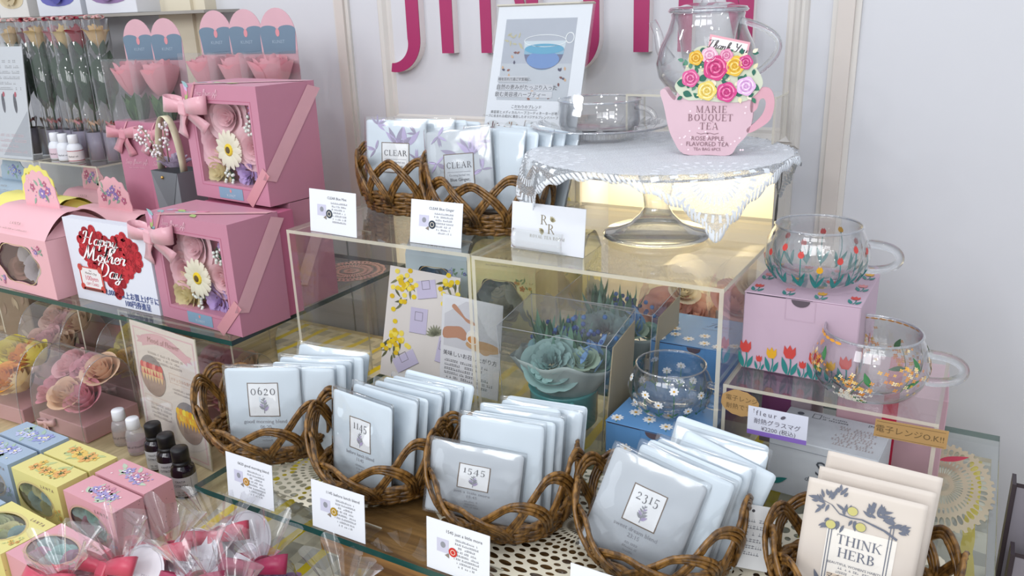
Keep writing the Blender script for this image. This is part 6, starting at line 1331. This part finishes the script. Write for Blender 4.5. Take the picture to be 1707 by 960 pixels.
# ---------------------------------------------------------------- small soap-flower boxes on the counter
ZT = .9004
SB = {'pink': ('#d9a0ab', ('#b9c9b4', '#a49acb', '#c98ea2', '#f3e3e3'), ('#b9d6d2', '#d39ab8', '#9fcfc8')), 'yellow': ('#ddd48a', ('#b9c48a', '#e3c068', '#dda868', '#7f8a58'), ('#c8cf9a', '#a9c7c4', '#d9d59a')), 'blue': ('#a3b6cb', ('#a5bfae', '#989fd2', '#c3c8ea', '#eee9c0'), ('#a9bfd6', '#c9d2e6', '#8fa9cf'))}
def soap_box(label, loc, rz, kind, lying=False, seed=1):
    """local frame: front face (with window) towards -Y, w along X, h up; when lying the window looks up"""
    rnd = random.Random(seed); colr, pc, fl = SB[kind]; w, d, h = .109, .0425, .070
    t = thing('soap_flower_box', label, 'gift box', loc, rz, 'small boxes of soap flowers'); m = c(colr, .45, var=.025)
    if lying: t.rotation_euler = (-PI/2, 0, rz)
    ox, oy, rx, ry = -.008, h*.46, w*.375, h*.34
    n = 48; outl = [(ox+rx*math.cos(a), oy+ry*math.sin(a)) for a in [2*PI*k/n for k in range(n)]]
    for k in range(n):
        x, y = outl[k]; dd = math.hypot(x-w*.37, y-h*.30)
        if dd < .013: outl[k] = (x-(.013-dd)*.9, y+.001)
    def outer(a):
        ca, sa = math.cos(a), math.sin(a); kk = min((w/2)/abs(ca) if abs(ca) > 1e-9 else 1e9, (h/2)/abs(sa) if abs(sa) > 1e-9 else 1e9); return (kk*ca, h/2+kk*sa)
    oo = [outer(math.atan2(y-h/2, x)) for x, y in outl]
    b = mb(m).at(FRONT(-d/2)); b.add([(x, y, 0) for x, y in outl]+[(x, y, 0) for x, y in oo], [(k, (k+1) % n, n+(k+1) % n, n+k) for k in range(n)])
    for cx_, cy_ in ((-w/2, 0), (w/2, 0), (w/2, h), (-w/2, h)):
        for j in range(n):
            p, q_ = oo[j], oo[(j+1) % n]
            if abs(p[0]-q_[0]) > 1e-6 and abs(p[1]-q_[1]) > 1e-6 and abs(p[0]-cx_)+abs(p[1]-cy_) < .06: b.flat([p, q_, (cx_, cy_)])
    b.at(Matrix.Identity(4)); b.add([(-w/2,-d/2,0),(w/2,-d/2,0),(w/2,d/2,0),(-w/2,d/2,0),(-w/2,-d/2,h),(w/2,-d/2,h),(w/2,d/2,h),(-w/2,d/2,h)], [(3,2,1,0),(4,5,6,7),(1,2,6,5),(2,3,7,6),(3,0,4,7)])
    b.mat(c('#c8b089', .4)).at(FRONT(-d/2-.0003)).ring(ox, oy, rx, ry, .0011).ring(ox, oy, rx+.0026, ry+.0026, .0006); b.build('box_body', t)
    b = MB().at(TOP(h+.0003)); blossoms(b, 0, 0, .040, pc, rnd, 0, 7, (.85, .30)); b.cut().at(FRONT(-d/2-.0004)); blossoms(b, w*.39, h*.34, .012, pc, rnd, .0002, 4, (.6, .9)); b.mat(c('#8f7a70', .6))
    b.text('LANTA', .0062, w*.26, h*.83, .0002, 'CENTER', 0, .0001, 1, 1.8)
    b.cut().at(RIGHT(w/2+.0003))
    for k in range(14): b.mat(c('#8f6a70', .6)).ell(rnd.uniform(-d*.45, d*.45), rnd.uniform(0, h), .0007, .0007, 0, 0, 5)
    b.build_split('floral_print', t)
    for k in range(6):
        f_ = mb(petal(fl[k % 3])); rose(f_, .0150, .009, rnd, TR(-w*.33+w*.125*k, -d/2+.0165, h*(.30 if k % 2 else .58), rnd.random(), PI/2), q=4, cu=1.0); f_.build('soap_rose', t)
    b = mb(PVC).at(FRONT(-d/2+.0012)); b.add([(x, y, 0) for x, y in outl], [list(range(n))]); b.build('window_film', t)
    return t
for k, (kind, x, y, lab) in enumerate((('pink', -.9475, .584, 'pink standing soap flower box in the rear row, beside the dark bottles'), ('yellow', -1.067, .586, 'yellow standing soap flower box in the rear row'), ('blue', -1.186, .590, 'blue standing soap flower box in the rear row'),
        ('pink', -.9455, .5365, 'pink standing soap flower box in the second row, rose case behind it'), ('yellow', -1.0685, .540, 'yellow standing soap flower box in the second row'), ('blue', -1.1885, .543, 'blue standing soap flower box in the second row'))):
    soap_box(lab, (x, y, ZT), -.045 if k in (0, 3) else -.02, kind, False, k+1)
for k, (kind, x, lab) in enumerate((('pink', -.924, 'pink soap flower box lying with its window up at the front'), ('yellow', -1.035, 'yellow soap flower box lying with its window up beside the front pink one'), ('blue', -1.148, 'blue soap flower box lying in the front row at the left edge'))):
    soap_box(lab, (x, .420, ZT+.02125), -.05, kind, True, k+11)
# brown dropper bottles and clear samples
BRN = c('#1d1420', .12, spec=.6, var=.1); BLK = c('#17161a', .4, var=.05); LABW = c('#c9cbd2', .5, var=.01)
bp_ = [(.0, 0), (.0150, 0), (.0170, .002), (.0170, .040), (.0155, .0455), (.0100, .050), (.0095, .054), (.0, .054)]; bc_ = [(.0105, .048), (.0128, .049), (.0128, .053), (.0118, .0535), (.0112, .056), (.0122, .0565), (.0122, .072), (.0112, .074), (.0, .074)]
for k, (x, y) in enumerate(((-.948, .660), (-1.001, .678), (-1.048, .692))):
    bottle(['dark oil bottle with black cap nearest the lower glass shelf', 'dark oil bottle with black cap, middle of three', 'dark oil bottle with black cap, rear left of three'][k], (x, y, ZT), bp_, BRN, bc_, BLK, LABW, (.004, .034), .0170, 'dark oil bottles', ((.0044, .0265, 'YANTA'), (.0052, .0195, 'CITRON'), (.0036, .0095, 'OIL 10ml'), (.0036, .0055, 'AROMA')))
SAM = clear('sample_plastic', (.90, .88, .88), rough=.08, haze=.25, edge=.5)
wb2 = [(.0, 0), (.0135, 0), (.0145, .002), (.0145, .032), (.0120, .040), (.0085, .044), (.0, .044)]; wc2 = [(.0090, .043), (.0105, .044), (.0100, .059), (.0090, .0605), (.0, .0605)]
for k, (x, y, lc) in enumerate(((-1.118, .706, '#d9a9c9'), (-1.166, .715, '#e0b9a0'))):
    t = bottle(['clear sample bottle with white cap and lilac label, right of the pair', 'clear sample bottle with white cap and peach label, left of the pair'][k], (x, y, ZT), wb2, SAM, wc2, CAPW, clear('sample_label_%d' % k, lin(lc)[:3], haze=.3), (.006, .026), .0145, 'clear sample bottles', ((.0052, .014, 'Mood of Flower'),))
# tall leaflet stand
t = thing('leaflet_stand', 'tall cream leaflet with rose photos in a clear stand under the upper shelf', 'leaflet', (-1.047, .728, ZT), -.09); w_, h_ = .168, .212; Lp = Matrix.Rotation(PI/2-.03, 4, 'X')
b = mb(c('#e0d5cf', .55, var=.01)).at(Lp); b.box(-w_/2, 0, -.0005, w_/2, h_, .0005); b.build('leaflet_paper', t)
b = mb(ACR).at(Lp); b.box(-w_/2-.003, 0, .0010, w_/2+.003, h_+.002, .0026); b.mat(ACE).box(w_/2+.0015, 0, .0009, w_/2+.0030, h_+.002, .0027); b.build('clear_holder', t)
b = MB().at(Lp @ TR(0, 0, .0007)); rnd = random.Random(6); b.mat(c('#dcb4bd', .6)).frame(-w_*.46, h_*.03, w_*.46, h_*.965, .0022)
b.mat(c('#d9a9b4', .6)); n = 12; up_ = [(-w_*.34+w_*.68*k/n, h_*.865+.014*math.sin(PI*k/n)-.010*k/n) for k in range(n+1)]; b.flat([(x, y+.009) for x, y in up_]+[(x, y-.009) for x, y in up_[::-1]]); b.flat([(-w_*.42, h_*.845), (-w_*.33, h_*.85), (-w_*.33, h_*.90), (-w_*.42, h_*.895), (-w_*.39, h_*.87)], .0001).flat([(w_*.42, h_*.80), (w_*.33, h_*.81), (w_*.33, h_*.86), (w_*.42, h_*.85), (w_*.39, h_*.83)], .0001)
b.mat(c('#b98a8a', .6)).text('Mood of Flower', .0125, 0, h_*.872, .0003, 'CENTER', .1); b.mat(c('#8d7f80', .6)).micro(.0, h_*.78, w_*.62, 3, .0066, .0002, rnd)
for cx_, cy_, kk in ((-w_*.24, h_*.60, 0), (w_*.24, h_*.315, 1)):
    rx_, ry_ = w_*.20, h_*.165; b.mat(c('#8b8488', .6)).ell(cx_, cy_, rx_, ry_, 0, .0002, 28); b.mat(c('#a88f84', .6)).flat([(cx_+rx_*.98*math.cos(a), cy_+ry_*.98*math.sin(a)) for a in [PI+PI*k/14 for k in range(15)]], .0003)
    for q_ in range(14):
        x, y = cx_+rx_*(-.72+.24*(q_ % 7)), cy_+ry_*(.42 if q_ < 7 else .12); b.mat(c((['#c85a5a', '#d98a80', '#b0404a'] if kk == 0 else ['#e6b92c', '#e0952a', '#e6d44a'])[q_ % 3], .6)).ell(x, y, rx_*.18, ry_*.20, 0, .0005+.00001*q_, 10)
        b.mat(c('#d9b98a' if kk == 0 else '#e0a83a', .6)).flat([(x-rx_*.12, y-ry_*.1), (x+rx_*.12, y-ry_*.1), (x, y-ry_*.42)], .0007)
b.mat(c('#cfa08c', .6)).frame(w_*.03, h_*.60, w_*.38, h_*.675, .0005).text('ナチュラルな香り', .0066, w_*.205, h_*.622, .0002); b.mat(c('#8d7f80', .6)).micro(w_*.20, h_*.55, w_*.34, 2, .006, .0002, rnd); b.micro(-w_*.19, h_*.36, w_*.38, 4, .007, .0002, rnd); b.mat(c('#cfa08c', .6)).frame(-w_*.40, h_*.06, w_*.05, h_*.13, .0005, .0002).frame(-w_*.42, h_*.375, w_*.0, h_*.43, .0005, .0002); b.build('print', t)
# rose cases with rounded clear covers
def rose_case(label, loc, rz, cols, seed, w=.125, d=.100, hb=.030, hc=.128, base='#c9989a'):
    rnd = random.Random(seed); t = thing('rose_case', label, 'flower gift', loc, rz, 'rose cases with rounded clear covers')
    b = mb(c(base, .5, var=.03)); b.cbox(-w/2, -d/2, 0, w/2, d/2, hb, .0012, 1); b.build('base_box', t)
    pos = [(-.036, -.020), (.002, -.024), (.036, -.016), (-.032, .018), (.006, .018), (.036, .022)]
    for k, (x, y) in enumerate(pos):
        f_ = mb(petal(cols[k % len(cols)])); r = .0275; z = hb+.024+.030*(y > 0)+.004*(k % 2); rose(f_, r, r*1.3, rnd, TR(x*w/.125, y, z, rnd.uniform(-.5, .5), .62), q=5, cu=1.2); o = f_.build('rose', t)
        s_ = mb(petal('#4d5f50'))
        for q_ in range(5): a = q_*1.256; leaf3(s_, .030, .016, TR(x*w/.125, y+.002, z-.004, a, .9), .1)
        s_.build('sepals', o)
    b = mb(PVC); b.grid(lambda u, v: (-w/2*1.06+w*1.06*v, -d/2*1.12*math.cos(PI*u), hb*.2+hc*math.sin(PI*u)**.62), 22, 6)
    for sg in (-1, 1): b.grid(lambda u, v, sg=sg: (sg*w/2*1.06, -d/2*1.12*math.cos(PI*u)*v, hb*.2+hc*math.sin(PI*u)**.62*v+0*(1-v)), 22, 3)
    b.build('clear_cover', t)
    for sg in (-1, 1): b = mb(RIM); b.tube([(sg*w/2*1.06, -d/2*1.12*math.cos(PI*k/22), hb*.2+hc*math.sin(PI*k/22)**.62) for k in range(23)], .0008, 5); b.build('cover_seam', t)
    r_ = mb(c('#cda7a4', .4)); bow(r_, .024, .011, TR(-w*.28, -d/2-.003, hb*.6, 0, PI/2), 1.2, rnd); o = r_.build('ribbon_bow', t); solid(o, .0005); return t
PKS = ['#e3a0ac', '#e9c7aa', '#de97a4', '#e8b3b6', '#e0a2ae', '#edcbae']; YLS = ['#e9e05a', '#eca63a', '#f0ddb0', '#e6d64a', '#e89f30', '#efe27a']
rose_case('rose case of pink and peach roses behind the blue and yellow soap boxes', (-1.280, .735, ZT), .0, PKS, 1)
rose_case('rose case of yellow and orange roses at the left edge', (-1.440, .722, ZT), .05, YLS, 2)
rose_case('rose case of yellow roses behind the tall cream leaflet', (-1.303, .862, ZT), .0, ['#d9c65a', '#d9b04a', '#e0cf8a'], 3, w=.100)
rose_case('rose case of pink and peach roses behind the right edge of the tall leaflet', (-1.060, .850, ZT), .0, PKS, 4)
rose_case('rose case of pale roses behind the yellow case at the left', (-1.530, .862, ZT), .0, ['#e6c0b0', '#e3aeb0', '#ead2b8'], 5)
t = thing('lidded_box', 'flat box with a slate blue lid and reddish side, under the upper shelf', 'gift box', (-1.49, .985, ZT), .10); b = mb(c('#7f8ea0', .5, var=.04)); b.cbox(-.10, -.06, .082, .10, .06, .100, .002, 1); b.build('lid', t); b = mb(c('#b0706c', .5, var=.05)); b.cbox(-.098, -.058, 0, .098, .058, .0815, .002, 1); b.build('box_body', t)
t = thing('patterned_box', 'tall brown patterned box at the left edge under the upper shelf', 'gift box', (-1.80, .92, ZT), .12); b = mb(c('#8f7d6a', .6, var=.05)); b.cbox(-.12, -.05, 0, .12, .05, .165, .002, 1); b.build('box_body', t)
b = MB().at(FRONT(-.0506)); rnd = random.Random(2)
for k in range(40): b.mat(c(['#a9967f', '#b5a48c', '#9a8574'][k % 3], .6)).leaf2(rnd.uniform(-.11, .10), rnd.uniform(.01, .15), .026, .010, rnd.random()*6.28, .00005*(k % 6))
b.build('leaf_pattern', t)
# ---------------------------------------------------------------- cellophane sweets with ribbons
def sweet(label, loc, rz, ribbon, seed, fill, H_=.055, R_=.034, tagr=.034, tagside=1, s=1.10, tilt=0):
    rnd = random.Random(seed); t = thing('wrapped_soap', label, 'wrapped gift', loc, rz, 'cellophane wrapped soaps with ribbons'); t.scale = (s, s, s)
    for k in range(4): f_ = mb(petal(fill[k % len(fill)])); rose(f_, .019, .018, rnd, TR(.016*math.cos(k*1.57), .016*math.sin(k*1.57), .006+.004*k, rnd.random(), rnd.uniform(-.4, .6)), q=3); f_.build('soap_petal', t)
    b = mb(FILM)
    def bag(u, v):
        a = 2*PI*u; fold = 1+.10*math.sin(a*9+v*5)*v+.05*math.sin(a*17)*v; r = (R_*math.sin(PI*(.10+.82*v))**.6)*(1-.55*v**4)*fold; return (r*math.cos(a), r*math.sin(a), H_*(1-math.cos(PI*v))/2)
    b.grid(bag, 60, 10, True, True); b.build('cellophane_bag', t)
    b = mb(FILM)
    def fan(u, v):
        a = 2*PI*u; r = .007+(.030+.007*math.sin(a*3+seed))*v**1.1*(1+.30*math.sin(a*7+seed)*(.3+.7*v)+.12*math.sin(a*13+2)); return (r*math.cos(a), r*math.sin(a)*.75, H_-.003+.044*v*(1+.22*math.sin(a*2+seed))+.006*math.sin(a*5+seed)*v)
    b.grid(fan, 110, 6, True, True); b.build('cellophane_frill', t)
    rb = mb(c(ribbon, .35, spec=.5, sheen=.2, var=.05)); bow(rb, .037, .018, TR(0, -.014, H_+.002, rnd.uniform(-.3, .3), .9), 1.1, rnd, (.7, .35)); rb.lathe([(.0085, H_-.006), (.0095, H_-.001), (.0085, H_+.004)], 16); o = rb.build('ribbon_bow', t); solid(o, .0007)
    if tagr:
        g = mb(c('#e3dfe6', .5, var=.02)); TT = TR(tagside*.026, -.001, H_-.010, .15*tagside, .85, .12*tagside); g.at(TT).prism([(tagr*.82*math.cos(a), tagr*math.sin(a)) for a in [2*PI*k/32 for k in range(32)]], 0, .0007); o = g.build('oval_tag', t)
        q_ = mb(c('#b9b2bc', .6)).at(TT @ TR(0, 0, .0010)); q_.ring(0, 0, tagr*.74, tagr*.92, .0005); q_.micro(0, .002, tagr*.8, 3, .006, 0, rnd); q_.build('print', o)
    return t
ROSE = '#c2445c'; WINE = '#9c1f4c'
FL1 = ['#d98a9c', '#c98fb8', '#e0b0b8']; FL2 = ['#9a7aa8', '#b58fc0', '#c9a0c0']
sweet('cellophane wrapped soap with rose red bow and round white tag, nearest the leftmost white card', (-.745, .555, .903), .4, ROSE, 1, FL1)
sweet('cellophane wrapped soap with rose red bow, in front of the pink standing boxes', (-.775, .505, .903), .2, ROSE, 2, FL1)
sweet('cellophane wrapped soap with rose red bow at the bottom beside the lying pink box', (-.805, .458, .903), .1, ROSE, 3, FL1)
sweet('cellophane wrapped soap with rose red bow at the bottom edge, nearest of the rose ones', (-.838, .412, .903), -.2, ROSE, 4, FL1, tagr=0)
sweet('cellophane wrapped soap with wine red bow in front of the glass edge and plaid cloth', (-.655, .535, .903), .1, WINE, 5, FL2, tagr=.024, tagside=-1)
sweet('cellophane wrapped soap with wine red bow at the bottom, left of the wooden crate', (-.700, .482, .903), .5, WINE, 6, FL2, tagr=.024)
sweet('cellophane wrapped soap with wine red bow at the bottom edge', (-.635, .470, .903), -.3, WINE, 7, FL2, tagr=0)
t = sweet('cellophane wrapped soap with white tag in front of the wooden crate leg', (-.535, .535, .903), -.1, '#58695a', 8, ['#9aa38f', '#b5b8a4'], tagr=.032, tagside=1)
